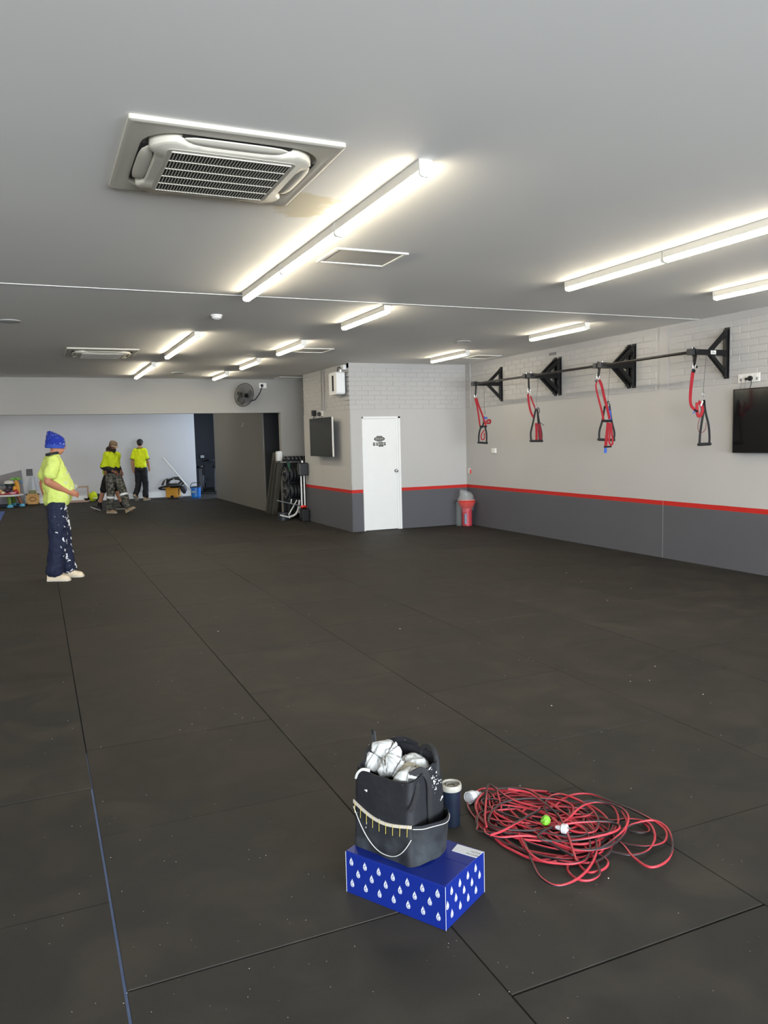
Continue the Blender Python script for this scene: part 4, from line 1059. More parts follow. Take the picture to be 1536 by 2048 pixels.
for k in range(230):
    d = rnd.uniform(0, 1); px, py = rnd.uniform(20, 1520), 1180 + 860 * d ** 1.3
    p = at(px, py, Z=0)
    if p.x < 7.3 and not (680 < px < 990 and 1480 < py < 1880): fleck(p.x, p.y, rnd.uniform(.0005, .0013) * (p.y ** .5))
tag(fl.build('paint_flecks', M('fleck_white', 'B9B6AE', .7)), 'tiny pale paint flecks and dust scattered over the black mats', 'dust', kind='stuff')
# ================================================================= people
def fuse(mb, name, mat, parent, voxel, smooth=4, wr=0., wf=9., seed=0., keep=None):
    """one continuous skin over overlapping volumes (local coordinates of the person)"""
    me = bpy.data.meshes.new(name); me.from_pydata([tuple(p) for p in mb.v], [], mb.f); me.validate()
    bm = bmesh.new(); bm.from_mesh(me); bmesh.ops.recalc_face_normals(bm, faces=bm.faces); bm.to_mesh(me); bm.free()
    tmp = bpy.data.objects.new(name, me); COL.objects.link(tmp)
    r = tmp.modifiers.new('r', 'REMESH'); r.mode = 'VOXEL'; r.voxel_size = voxel
    s = tmp.modifiers.new('s', 'SMOOTH'); s.factor = .5; s.iterations = smooth
    dg = bpy.context.evaluated_depsgraph_get(); out = bpy.data.meshes.new_from_object(tmp.evaluated_get(dg))
    bpy.data.objects.remove(tmp); bpy.data.meshes.remove(me)
    if wr:
        nr = [v.normal.copy() for v in out.vertices]
        for v, n in zip(out.vertices, nr):
            p = v.co; a = mnoise.noise(Vector((p.x * wf, p.y * wf, p.z * wf * .75 + seed)))
            b = mnoise.noise(Vector((p.x * wf * 2.2 + 5, p.y * wf * 2.2, p.z * wf * 2.6 + seed)))
            v.co = p + n * wr * (a + .45 * b)
    out.materials.clear(); out.materials.append(mat); out.name = name
    for p in out.polygons: p.use_smooth = True
    o = bpy.data.objects.new(name, out); COL.objects.link(o); o.parent = parent
    return o
def V(*a): return Vector(a)
def seg(mb, pts, rad, n=14):
    """tapered limb with rounded ends"""
    P = cr_spline(pts, 5) if len(pts) > 2 else [Vector(pts[0]).lerp(Vector(pts[1]), k / 5) for k in range(6)]
    m = len(P); R = []
    for i in range(m):
        u = i * (len(rad) - 1) / (m - 1); k = min(int(u), len(rad) - 2); R.append(rad[k] + (rad[k + 1] - rad[k]) * (u - k))
    d0 = (P[0] - P[1]).normalized(); d1 = (P[-1] - P[-2]).normalized()
    PP = [P[0] + d0 * R[0] * .75, P[0] + d0 * R[0] * .45] + P + [P[-1] + d1 * R[-1] * .45, P[-1] + d1 * R[-1] * .75]
    RR = [R[0] * .45, R[0] * .85] + R + [R[-1] * .85, R[-1] * .45]
    mb.tube(PP, RR, n)
def trunk(mb, rings, n=22):
    mb.loft([[V(cx + rx * math.cos(2 * math.pi * k / n), cy + ry * math.sin(2 * math.pi * k / n), z) for k in range(n)] for z, cx, cy, rx, ry in rings])
def hand(mb, w, d, pn, side, curl=.5):
    """palm and five fingers; d = direction of the fingers, pn = palm normal, side = thumb side vector"""
    d = Vector(d).normalized(); pn = Vector(pn); pn = (pn - d * pn.dot(d)).normalized(); sd = d.cross(pn).normalized()
    if sd.dot(Vector(side)) < 0: sd = -sd
    w = Vector(w)
    seg(mb, [w, w + d * .045, w + d * .085], [.025, .030, .030], 10)
    for q in (-.024, .024): seg(mb, [w + d * .02 + sd * q * .5, w + d * .085 + sd * q], [.018, .015], 8)
    for k, L in enumerate((.072, .080, .074, .058)):
        b = w + d * .088 + sd * (.030 - .020 * k)
        a1, a2 = curl * .7, curl * 1.7
        m1 = b + (d * math.cos(a1) + pn * math.sin(a1)) * L * .5; m2 = m1 + (d * math.cos(a2) + pn * math.sin(a2)) * L * .5
        seg(mb, [b - d * .02, b, m1, m2], [.010, .0098, .009, .0078], 8)
    b = w + d * .028 + sd * .026
    seg(mb, [b, b + (sd * .7 + d * .7 + pn * .2) * .035, b + (sd * .45 + d * .95 + pn * .45) * .062], [.013, .0115, .009], 8)
def head(mb, c, f, tilt=0.):
    """skull, jaw, nose, ears, brow; f = facing direction"""
    f = Vector(f).normalized(); r = f.cross(V(0, 0, 1)).normalized(); u = r.cross(f)
    R = Matrix((r, f, u)).transposed()
    def hp(x, y, z): return c + R @ V(x, y, z)
    mb.ball(hp(0, -.010, .028), (.076, .096, .092), 18, 14, R)
    mb.ball(hp(0, .024, -.055), (.056, .062, .062), 16, 12, R)
    seg(mb, [hp(0, .085, .012), hp(0, .104, -.022), hp(0, .098, -.036)], [.009, .013, .012], 8)      # nose
    seg(mb, [hp(-.022, .080, -.064), hp(0, .086, -.066), hp(.022, .080, -.064)], [.008, .010, .008], 8)   # lips
    seg(mb, [hp(-.045, .070, .030), hp(0, .082, .033), hp(.045, .070, .030)], [.011, .011, .011], 8)      # brow
    for s in (-1, 1): seg(mb, [hp(s * .076, -.012, .020), hp(s * .082, -.018, .0), hp(s * .076, -.008, -.024)], [.010, .013, .009], 8)
    return hp
def eyes(hp, parent):
    for s in (-1, 1):
        MB().ball(hp(s * .031, .074, .012), (.013, .011, .010), 10, 8).build('eye', M('eye_white', 'CFCBC4', .3), parent, smooth=True, local=True)
        MB().ball(hp(s * .031, .083, .012), (.006, .004, .006), 8, 6).build('iris', M('eye_dark', '241A14', .3), parent, smooth=True, local=True)
def shoe(parent, ank, fwd, pitch, up_mat, sole_mat, L=.285, high=.13, name='shoe'):
    f = Vector(fwd); f.z = 0; f.normalize(); s = V(f.y, -f.x, 0)
    F = f * math.cos(pitch) + V(0, 0, 1) * math.sin(pitch); U = s.cross(F)
    o = Vector(ank)
    def q(x, y, z): return o + s * x + F * y + U * z
    prof = [(-.088, .030, .080), (-.078, .040, .105), (-.03, .043, .120), (.02, .044, .108), (.07, .049, .090), (.12, .053, .078), (.155, .050, .070), (.178, .040, .056), (.190, .022, .036)]
    b = MB(); sl = MB(); rb, rs = [], []
    for y, w_, h_ in prof:
        y *= L / .285
        rb.append([q(w_ * math.cos(a) * (1 if math.sin(a) > 0 else 1.05), y, -.085 + .012 + (h_ - .012) * max(0, math.sin(a)) ** .8 + (-.0 if math.sin(a) >= 0 else 0)) for a in [math.pi * k / 10 for k in range(11)]])
        rs.append([q(w_ * 1.10, y * 1.03, -.085 + .026), q(-w_ * 1.10, y * 1.03, -.085 + .026), q(-w_ * 1.06, y * 1.03, -.085), q(w_ * 1.06, y * 1.03, -.085)])
    b.loft(rb); b.tube([q(0, -.035, -.02), q(0, -.03, high - .085)], [.046, .05], 12)
    u = b.build(name, up_mat, parent, smooth=True, local=True)
    sl.loft(rs); sl.build('sole', sole_mat, u, local=True, bevel=.004)
    lc = MB()
    for k in range(4): lc.tube([q(-.022, .03 + k * .022, .012 - k * .011), q(0, .032 + k * .022, .020 - k * .011), q(.022, .03 + k * .022, .012 - k * .011)], .0035, 6)
    lc.build('laces', M('lace_' + up_mat.name, tuple(x * .7 for x in (.5, .45, .38)), .7), u, local=True)
    return u
MSKIN = M('skin_tan', 'A86E52', .55, var=.12, scale=14); MSKIN2 = M('skin_fair', 'B98468', .55, var=.12, scale=14); MSKIN3 = M('skin_shaded', '7E523E', .55, var=.12, scale=14)
MHV = M('hi_vis_yellow', 'D4E83A', .75, var=.05, scale=5, bump=.25, bscale=25); MHV2 = M('hi_vis_lime', 'CBDC10', .75, var=.06, scale=5, bump=.25, bscale=25)
MNAVYC = M('collar_navy', '1C2228', .7)
def splat(name, base, ink, lo, hi, scale, mask=None, base2=None):
    m, g = blank(name, .75, .3)
    tc = g.new('TexCoord'); p = tc.outputs['Object']
    c = g.mix(g.noise(7, 4, p), base, base2 or base)
    s = g.ramp(g.noise(scale, 3, p, .4), lo, hi)
    if mask:
        sep = g.new('SeparateXYZ'); g.link(p, sep.inputs[0])
        ax, a, b = mask
        s2 = g.math('ADD', g.noise(scale, 3, p, .4), g.math('MULTIPLY', g.math('SUBTRACT', g.ramp(sep.outputs[ax], a, b), 1.0), .22))
        s = g.ramp(s2, lo, hi)
    c = g.mix(s, c, ink); g.link(c, g.b.inputs['Base Color'])
    bp_ = g.new('Bump'); bp_.inputs['Strength'].default_value = .3; bp_.inputs['Distance'].default_value = .01
    g.link(g.noise(16, 3, p, 1.), bp_.inputs['Height']); g.link(bp_.outputs[0], g.b.inputs['Normal'])
    return m
def person(spec):
    J = spec; t = thing('person', J['loc'], J['label'], 'person', 'four painters at work', rz=J['rz'], local=True)
    sk = J['skin']
    b = MB(); hc = V(*J['head']); hf = V(*J['look'])
    hp = head(b, hc, hf)
    nb = V(*J['neck']); seg(b, [nb - V(0, 0, .06), nb, hc - V(0, .012, .05)], [.062, .058, .055])
    pel = V(*J['pelvis'])
    trunk(b, [(pel.z - .06, pel.x, pel.y, .10, .08), (pel.z + .02, pel.x, pel.y, .135, .095), (pel.z + .18, pel.x * .7 + nb.x * .3, pel.y * .7 + nb.y * .3, .125, .09), (nb.z - .22, nb.x, nb.y + .01, .15, .095), (nb.z - .06, nb.x, nb.y, .15, .075), (nb.z + .0, nb.x, nb.y, .07, .055)])
    for s in ('r', 'l'):
        sh, el, wr_ = (V(*p) for p in J['arm_' + s])
        seg(b, [sh, el], [.052, .045]); seg(b, [el, el.lerp(wr_, .35), wr_], [.046, .047, .030])
        d, pn, th = J['hand_' + s]; hand(b, wr_, d, pn, th, J.get('curl', .55))
        hi, kn, an = (V(*p) for p in J['leg_' + s])
        seg(b, [hi, kn], [.082, .058]); seg(b, [kn, kn.lerp(an, .35), an], [.056, .058, .038])
        seg(b, [an, an + V(*J['toe_' + s]).normalized() * .12 - V(0, 0, .05)], [.036, .03])
    body = fuse(b, 'body', sk, t, .0075, 3)
    eyes(hp, t)
    # shirt with sleeves
    s_ = MB(); trunk(s_, J['shirt'])
    for s in ('r', 'l'):
        sh, el, wr_ = (V(*p) for p in J['arm_' + s]); k = J.get('sleeve', .72)
        e0 = sh.lerp(el, k); r0, r1 = J.get('sleeve_r', (.078, .082))
        inn = V(-math.copysign(.07, sh.x), 0, -.01)
        seg(s_, [sh + inn, sh + V(0, 0, .005), sh.lerp(el, .45), e0], [.085, .080, r0, r1])
    fuse(s_, 'shirt', J['shirt_mat'], t, .010, 3, .018, 10., J['seed'])
    # trousers or shorts
    p_ = MB(); z1 = J['waist']
    trunk(p_, [(pel.z - .13, pel.x, pel.y, .09, .085), (pel.z - .06, pel.x, pel.y, .165, .125), (pel.z + .04, pel.x, pel.y, .168, .125), (z1, pel.x, pel.y, .155, .115)])
    for s in ('r', 'l'):
        hi, kn, an = (V(*p) for p in J['leg_' + s]); tr, kr, ar = J['radii']
        if J.get('shorts'): seg(p_, [hi, hi.lerp(kn, .5), hi.lerp(kn, J['shorts'])], [tr, tr, kr])
        else:
            seg(p_, [hi, hi.lerp(kn, .5), kn], [tr, tr * .97, kr]); seg(p_, [kn, kn.lerp(an, .5), an + V(0, 0, .05)], [kr, (kr + ar) / 2, ar])
    pants = fuse(p_, 'shorts' if J.get('shorts') else 'trousers', J['pant_mat'], t, .010, 3, .018, 9., J['seed'] + 3)
    for s in ('r', 'l'):
        an = V(*J['leg_' + s][2]); shoe(t, an, V(*J['toe_' + s]), J.get('pitch_' + s, 0.), J['shoe_mat'], J['sole_mat'], name=J.get('shoe_name', 'shoe'))
    return t, hp, hc
def collar(t, nb, mat, r=.072):
    MB().tube([V(nb[0] + r * math.cos(a), nb[1] + r * .95 * math.sin(a), nb[2] + .035 + .012 * math.sin(a)) for a in [2 * math.pi * k / 16 for k in range(16)]], .020, 8, closed=True).build('collar', mat, t, smooth=True, local=True)

def lumpy(c, r, seed):
    m = MB(); m.ball(c, r, 18, 12); m.v = [tuple(Vector(c) + (Vector(p) - Vector(c)) * (1 + .35 * mnoise.noise((Vector(p) - Vector(c)) * 24 + Vector((seed, 0, 0))))) for p in m.v]; return m
# --- painter 1: blue beanie, back half turned, hand on belly
P1 = dict(loc=at(122, 1158, Z=0), rz=math.radians(-83.8), label='person in blue beanie, yellow shirt and paint-splashed navy trousers standing nearest on the left', seed=1.,
    skin=MSKIN, head=(.0, .045, 1.682), look=(.50, .85, -.05), neck=(0, 0, 1.535), pelvis=(0, .0, .97),
    arm_r=((.185, -.02, 1.485), (.235, -.115, 1.245), (.15, .135, 1.095)), arm_l=((-.185, -.02, 1.485), (-.255, -.11, 1.21), (-.235, -.07, .97)),
    hand_r=((-.25, .95, -.25), (-.8, -.2, -.3), (0, 0, 1)), hand_l=((.05, .15, -1), (1, 0, 0), (0, 1, 0)),
    leg_r=((.095, -.01, .93), (.105, -.02, .50), (.11, -.085, .085)), leg_l=((-.095, .01, .93), (-.09, .06, .50), (-.085, .10, .085)),
    toe_r=(.50, .86, 0), toe_l=(.42, .9, 0), sleeve=.64, sleeve_r=(.078, .086),
    shirt=[(.935, .0, .01, .165, .135), (1.0, 0, .015, .192, .160), (1.12, 0, .042, .196, .182), (1.26, 0, .03, .202, .170), (1.40, 0, .005, .208, .142), (1.49, 0, -.01, .185, .112), (1.545, 0, -.01, .11, .085), (1.57, 0, -.005, .078, .072)],
    shirt_mat=splat('hi_vis_splashed', 'C2D25E', 'B9BFB4', .57, .63, 24, (1, -.05, .14), 'D0DD80'), waist=1.05, radii=(.118, .112, .108),
    pant_mat=splat('navy_splashed', '151A31', 'D5D8DC', .595, .615, 17, (1, -.17, .03), '1C2239'),
    shoe_mat=M('cream_boot', 'D3C2A8', .7, var=.15, scale=20), sole_mat=M('cream_sole', 'C7BEAC', .7), shoe_name='boot')
t, hp, hc = person(P1)
collar(t, (0, -.005, 1.545), MNAVYC)
def beanie():
    m, g = blank('blue_knit', .85, .2)
    tc = g.new('TexCoord'); p = tc.outputs['Object']
    wv = g.new('TexWave', wave_type='BANDS', bands_direction='Z'); wv.inputs['Scale'].default_value = 26; wv.inputs['Distortion'].default_value = 3.; g.link(p, wv.inputs['Vector'])
    c = g.mix(g.ramp(wv.outputs[1], .55, .8), '1A2A86', '2A40A8')
    c = g.mix(g.ramp(g.noise(38, 3, p, 1.2), .60, .66), c, 'A9B4D8')
    g.link(c, g.b.inputs['Base Color'])
    bp_ = g.new('Bump'); bp_.inputs['Strength'].default_value = .6; bp_.inputs['Distance'].default_value = .006; g.link(wv.outputs[1], bp_.inputs['Height']); g.link(bp_.outputs[0], g.b.inputs['Normal'])
    return m
bn = MB(); rings = []
for j, (z, r, k) in enumerate(((-.022, .096, 1.14), (.03, .101, 1.17), (.06, .100, 1.16), (.09, .096, 1.12), (.118, .084, 1.08), (.140, .064, 1.02), (.156, .040, 1.0), (.166, .020, 1.0))):
    rings.append([hp(r * math.cos(2 * math.pi * q / 26) * (1 + .03 * mnoise.noise(V(q, j, 1))), r * k * math.sin(2 * math.pi * q / 26) - .016 - .62 * max(0, z - .09), z) for q in range(26)])
MBN = beanie()
bo = bn.loft(rings).build('beanie', MBN, t, smooth=True, local=True)
MB().loft([[hp(r * math.cos(2 * math.pi * q / 26), r * 1.16 * math.sin(2 * math.pi * q / 26) - .016, z) for q in range(26)] for r, z in ((.098, -.034), (.106, -.028), (.107, .006), (.100, .012))], cap=False).build('beanie_cuff', M('blue_knit_cuff', '2C46A0', .85, bump=.4, bscale=120), bo, smooth=True, local=True)
MB().ball(hp(-.012, -.085, .150), (.042, .040, .030), 12, 9).build('beanie_tip', MBN, bo, smooth=True, local=True)
# grubby cloth held at the belly
lumpy((.045, .228, 1.160), (.05, .035, .04), 4.).build('cloth_in_hand', M('grubby_cloth', '9A9C92', .85, var=.4, scale=30, bump=.9, bscale=40), t, smooth=True, local=True)
for q in ((.12, .10, 1.10),):
    MB().tube([V(q[0] + .036 * math.cos(a), q[1] + .030 * math.sin(a) - .03, q[2] + .012 * math.sin(a) + .01) for a in [2 * math.pi * k / 12 for k in range(12)]], .008, 8, closed=True).build('wrist_band', MBLACK, t, smooth=True, local=True)

# --- painter 2: tan cap and dark beard, walking right
P2 = dict(loc=at(231, 1026, Z=0), rz=math.radians(-150), label='bearded person in tan cap, yellow and black shirt and camouflage trousers striding', seed=11.,
    skin=MSKIN3, head=(.0, .055, 1.655), look=(.0, .92, -.38), neck=(0, 0, 1.49), pelvis=(0, .0, .95),
    arm_r=((.155, -.01, 1.44), (.225, -.08, 1.15), (.10, .14, 1.04)), arm_l=((-.155, -.01, 1.44), (-.20, -.10, 1.18), (-.16, .10, 1.02)),
    hand_r=((-.6, .6, -.5), (-.4, -.6, -.3), (0, 0, 1)), hand_l=((.1, .6, -.8), (.8, 0, 0), (0, 1, 0)),
    leg_r=((.095, -.01, .92), (.10, -.01, .50), (.10, -.07, .085)), leg_l=((-.095, .02, .92), (-.095, .21, .55), (-.10, .37, .115)),
    toe_r=(-.25, .97, 0), toe_l=(-.35, .94, 0), pitch_l=.45, sleeve=.93, sleeve_r=(.066, .080),
    shirt=[(1.12, 0, .01, .158, .130), (1.16, 0, .012, .172, .142), (1.26, 0, .012, .174, .140), (1.38, 0, .0, .176, .128), (1.45, 0, -.005, .150, .105), (1.50, 0, -.005, .10, .085), (1.52, 0, 0, .075, .07)],
    shirt_mat=MHV2, waist=1.03, radii=(.108, .094, .088),
    pant_mat=splat('camo_cloth', '2B2C29', '77756A', .44, .60, 19, None, '45433C'),
    shoe_mat=M('tan_boot', '9C8468', .75, var=.2, scale=18), sole_mat=M('tan_sole', 'B0A894', .7), shoe_name='boot')
t, hp, hc = person(P2)
lo = MB(); trunk(lo, [(.975, 0, .0, .160, .126), (1.0, 0, .005, .164, .130), (1.14, 0, .012, .164, .132), (1.18, 0, .012, .155, .12)])
el, wr_ = V(*P2['arm_r'][1]), V(*P2['arm_r'][2]); seg(lo, [el + V(-.01, .02, .06), el, el.lerp(wr_, .5), el.lerp(wr_, .8)], [.070, .066, .056, .046])
el, wr_ = V(*P2['arm_l'][1]), V(*P2['arm_l'][2]); seg(lo, [el + V(.01, .02, .06), el, el.lerp(wr_, .5), el.lerp(wr_, .8)], [.070, .066, .056, .046])
fuse(lo, 'black_underlayer', M('black_jersey', '17181A', .8, bump=.3, bscale=25), t, .011, 3, .008, 8., 4.)
cp_ = MB(); rings = []
for z, r in ((.030, .092), (.055, .098), (.085, .097), (.108, .088), (.122, .062), (.128, .03)):
    rings.append([hp(r * .92 * math.cos(2 * math.pi * q / 24), r * 1.12 * math.sin(2 * math.pi * q / 24) - .006, z) for q in range(24)])
MCAP = M('tan_cap', '7E6A52', .8, var=.15, scale=20)
co = cp_.loft(rings).build('cap', MCAP, t, smooth=True, local=True)
vis = [[], []]
for k in range(13):
    a = math.pi * (.12 + .76 * k / 12); x, y = math.cos(a), math.sin(a)
    vis[0].append((.088 * x, .100 * y, .040)); vis[1].append((.092 * x, .100 * y + .070 * y ** 2, .026 - .010 * x * x))
MB().loft([[hp(*p) for p in vis[0]] + [hp(x, y, z + .006) for x, y, z in reversed(vis[0])], [hp(*p) for p in vis[1]] + [hp(x, y, z + .005) for x, y, z in reversed(vis[1])]]).build('visor', M('tan_visor', 'A08C70', .8), co, smooth=True, local=True)
MHAIR = M('dark_brown_hair', '2A1C14', .7, var=.3, scale=60, bump=.6, bscale=90)
bd = MB(); bd.ball(hp(0, .040, -.088), (.064, .064, .066), 14, 10); bd.ball(hp(0, .045, -.135), (.045, .045, .05), 12, 9); bd.ball(hp(0, .060, -.060), (.055, .046, .022), 12, 8)
fuse(bd, 'beard', MHAIR, t, .008, 2, .006, 40., 2.)
hr = MB(); hr.ball(hp(0, -.040, .01), (.084, .080, .085), 16, 12); hr.ball(hp(.0, -.055, -.075), (.088, .058, .075), 14, 10); hr.ball(hp(.05, -.02, -.085), (.038, .045, .07), 10, 8)
fuse(hr, 'hair', MHAIR, t, .009, 2, .007, 35., 6.)
for s, k in (('r', .16), ('l', .16)):
    kn, an = V(*P2['leg_' + s][1]), V(*P2['leg_' + s][2]); a, b = kn.lerp(an, k), kn.lerp(an, k + .12)
    MB().tube([a, b], [.108, .104], 18, cap=False).build('reflective_band', M('reflective_tape', 'F2F3F2', .35, emit=0.), t, smooth=True, local=True)

# --- painter 3: seen from behind, walking away
P3 = dict(loc=at(285, 1001, Z=0), rz=math.radians(-40), label='person with black hair, yellow polo and black trousers seen from behind at the far wall', seed=21.,
    skin=MSKIN2, head=(.0, .03, 1.715), look=(-.35, .9, -.10), neck=(0, 0, 1.54), pelvis=(0, .0, .98),
    arm_r=((.165, -.01, 1.49), (.205, .06, 1.21), (.17, .17, 1.0)), arm_l=((-.165, -.01, 1.49), (-.235, -.06, 1.21), (-.25, -.03, .95)),
    hand_r=((0, .3, -.95), (-.9, 0, 0), (0, 1, 0)), hand_l=((.1, .15, -1), (.9, .1, 0), (0, 1, 0)),
    leg_r=((.095, .0, .95), (.10, .05, .52), (.10, .03, .085)), leg_l=((-.095, .0, .95), (-.10, .0, .53), (-.11, -.17, .165)),
    toe_r=(.1, 1, 0), toe_l=(-.1, 1, 0), pitch_l=-.75, sleeve=.72, sleeve_r=(.070, .080),
    shirt=[(.985, .0, .0, .172, .125), (1.03, 0, .0, .190, .142), (1.16, 0, .0, .190, .142), (1.30, 0, .0, .200, .140), (1.42, 0, .0, .208, .128), (1.50, 0, -.005, .182, .105), (1.55, 0, -.005, .11, .082), (1.57, 0, 0, .075, .07)],
    shirt_mat=M('hi_vis_polo', 'DCEC10', .75, var=.06, scale=5, bump=.25, bscale=25), waist=1.06, radii=(.108, .092, .088), pant_mat=M('black_navy_cloth', '12141C', .8, var=.2),
    shoe_mat=M('tan_boot2', 'A08868', .75, var=.2, scale=18), sole_mat=M('grey_sole', 'A9A39A', .7), shoe_name='boot')
t, hp, hc = person(P3)
collar(t, (0, -.005, 1.545), M('collar_olive', '6E7A28', .7))
hr = MB(); hr.ball(hp(0, -.018, .045), (.088, .106, .090), 16, 12); hr.ball(hp(0, -.050, -.005), (.078, .066, .070), 14, 10)
fuse(hr, 'hair', M('black_hair', '0E0D0E', .6, var=.3, scale=60, bump=.5, bscale=90), t, .008, 2, .007, 40., 6.)
for s in ('r', 'l'):
    sh, el = V(*P3['arm_' + s][0]), V(*P3['arm_' + s][1]); a, b = sh.lerp(el, .84), sh.lerp(el, .92)
    MB().tube([a, b], [.079, .080], 16, cap=False).build('sleeve_hem', M('sleeve_hem_dark', '3A4032', .7), t, smooth=True, local=True)

# --- painter 4: mostly hidden behind painter 2, walking left in shorts
P4 = dict(loc=at(224, 1020, Z=0), rz=math.radians(66.2), label='person in shorts and black sneakers mostly hidden behind the bearded one', seed=31.,
    skin=MSKIN2, head=(.0, -.02, 1.53), look=(0, 1, -.1), neck=(0, -.03, 1.37), pelvis=(0, .0, .92),
    arm_r=((.16, -.03, 1.33), (.20, -.1, 1.08), (.17, .0, .90)), arm_l=((-.16, -.03, 1.33), (-.20, .05, 1.08), (-.14, .05, .90)),
    hand_r=((0, .3, -.95), (-.9, 0, 0), (0, 1, 0)), hand_l=((0, .2, -1), (.9, .1, 0), (0, 1, 0)),
    leg_r=((.09, .0, .90), (.095, -.10, .50), (.10, -.27, .09)), leg_l=((-.09, .02, .90), (-.095, .17, .50), (-.10, .30, .105)),
    toe_r=(0, 1, 0), toe_l=(0, 1, 0), pitch_l=.38, sleeve=.72, shorts=.92,
    shirt=[(.90, .0, .02, .165, .12), (.95, 0, .03, .180, .145), (1.10, 0, .03, .180, .145), (1.20, 0, .0, .175, .135), (1.28, 0, -.02, .175, .12), (1.34, 0, -.03, .15, .10), (1.38, 0, -.03, .10, .08), (1.40, 0, -.03, .07, .07)],
    shirt_mat=MHV2, waist=1.0, radii=(.102, .098, .09), pant_mat=M('black_shorts', '101114', .8, var=.2),
    shoe_mat=M('black_sneaker', '191A1B', .6), sole_mat=M('pale_sole', 'A8A8A2', .6), shoe_name='sneaker')
t, hp, hc = person(P4)
hr = MB(); hr.ball(hp(0, -.018, .045), (.086, .104, .088), 16, 12); fuse(hr, 'hair', MHAIR, t, .009, 2)
for s in ('r', 'l'):
    kn, an = V(*P4['leg_' + s][1]), V(*P4['leg_' + s][2]); a = kn.lerp(an, .72)
    MB().tube([a, an], [.054, .050], 14).build('sock', MBLACK, t, smooth=True, local=True)
# ================================================================= far room: vacuum, bucket, pole, toys, frame
vc = Vector((3.83, 24.85, 0))
t = thing('vacuum_cleaner', vc, 'yellow workshop vacuum with black hose piled on top by the far wall', 'vacuum cleaner')
def vp(x, y, z): return vc + Vector((x * .914 + y * .405, -x * .405 + y * .914, z))     # turned square to the camera
def vbox(a, b, n, m, par=t, bevel=.01):
    v = [vp(x, y, z) for x in (a[0], b[0]) for y in (a[1], b[1]) for z in (a[2], b[2])]
    return MB().add(v, [(0, 1, 3, 2), (4, 6, 7, 5), (0, 4, 5, 1), (2, 3, 7, 6), (0, 2, 6, 4), (1, 5, 7, 3)]).build(n, m, par, bevel=bevel)
MYEL = M('vacuum_yellow', 'C9912A', .45, var=.12); MHOSE = M('hose_black', '2B2A2A', .5, bump=.3)
vbox((-.20, -.16, .03), (.19, .17, .30), 'tank', MYEL, bevel=.03)
vbox((-.21, -.17, .29), (.20, .18, .33), 'tank_rim', MYEL)
vbox((-.19, -.15, .33), (.18, .16, .46), 'motor_head', MBLACK, bevel=.04)
vbox((-.22, -.165, .33), (-.06, -.06, .39), 'latch', MYEL); vbox((-.05, -.18, .03), (.05, -.155, .10), 'foot_recess', MBLACK)
for x, y in ((-.17, -.13), (.22, -.13), (-.17, .14), (.22, .14)): MB().cyl(vp(x - .015, y, .035), vp(x + .015, y, .035), .035, n=14).build('caster', MGREY, t, smooth=True)
vbox((.17, -.15, .03), (.28, -.08, .07), 'caster_arm', MGREY)
def ell(cx, cz, rx, rz, y, tl=0., n=14, dy=0.): return [vp(cx + rx * math.cos(2 * math.pi * k / n), y + dy * math.sin(2 * math.pi * k / n), cz + rz * math.sin(2 * math.pi * k / n) + tl * math.cos(2 * math.pi * k / n)) for k in range(n)]
hs = MB(); hs.tube(ell(-.05, .34, .37, .055, -.02, .03, dy=-.22), .030, 12, closed=True, sub=4); hs.tube(ell(.08, .48, .25, .13, -.05, .0, dy=-.08), .030, 12, closed=True, sub=4); hs.tube(ell(.05, .52, .20, .11, .06, .03), .030, 12, closed=True, sub=4)
hs.tube([vp(-.10, -.1, .60), vp(-.22, -.12, .55), vp(-.28, -.13, .46), vp(-.30, -.13, .42)], .032, 12, sub=5)
hs.build('hose', MHOSE, t, smooth=True)
MB().tube([vp(-.17, -.16, .58), vp(-.21, -.17, .46)], .022, 10).build('hose_cuff', M('grey_cuff', 'B9B6AF', .4), t, smooth=True)
for x, z in ((.14, .51), (.36, .40), (.08, .60)): MB().ball(vp(x, -.2, z), .022, 10, 8).build('hose_clip', M('grey_cuff', 'B9B6AF', .4), t, smooth=True)
g = MB(); rings = []
for j in range(9):
    u = j / 8; rings.append([vp(.32 + .10 * math.cos(2 * math.pi * k / 16) * math.sin(math.pi * (.1 + .8 * u)) + .05 * (.5 - u), -.02 + .12 * math.sin(2 * math.pi * k / 16) * math.sin(math.pi * (.1 + .8 * u)), .14 + .32 * u + .012 * mnoise.noise(V(k, j, 0))) for k in range(16)])
g.loft(rings).build('accessory_bag', M('dark_nylon', '303036', .7, bump=.6, bscale=30), t, smooth=True)

kc = Vector((4.44, 24.42, 0))
t = thing('bucket', kc, 'blue plastic bucket with black handle by the edge of the far wall', 'bucket')
MB().lathe([(.125, 0), (.13, .005), (.150, .30), (.162, .305), (.162, .33), (.152, .33), (.145, .05), (0, .05)], 28, kc).build('pail', M('bucket_blue', '2B74C8', .35, var=.12), t, smooth=True)
q = []
for k in range(9): a = math.radians(225 + 8 * (k - 4)); q.append((a,))
rg = [[kc + Vector(((.137 + .018 * (z - .1) / .2 + e) * math.cos(a[0]), (.137 + .018 * (z - .1) / .2 + e) * math.sin(a[0]), z)) for a in q] for z, e in ((.10, .004), (.23, .004))]
lb_ = MB().add(rg[0] + rg[1], [(k, k + 1, 9 + k + 1, 9 + k) for k in range(8)]).build('bucket_label', M('bucket_print', '9FB0C0', .5, var=.9, scale=22), t)
MB().tube([vp(0, 0, 0) - vc + kc + Vector(p) for p in ((-.155, .06, .31), (-.12, .10, .42), (-.05, .12, .47), (.10, .06, .47), (.15, -.03, .46), (.16, -.06, .31))], .009, 8, sub=5).build('bail', MBLACK, t, smooth=True)
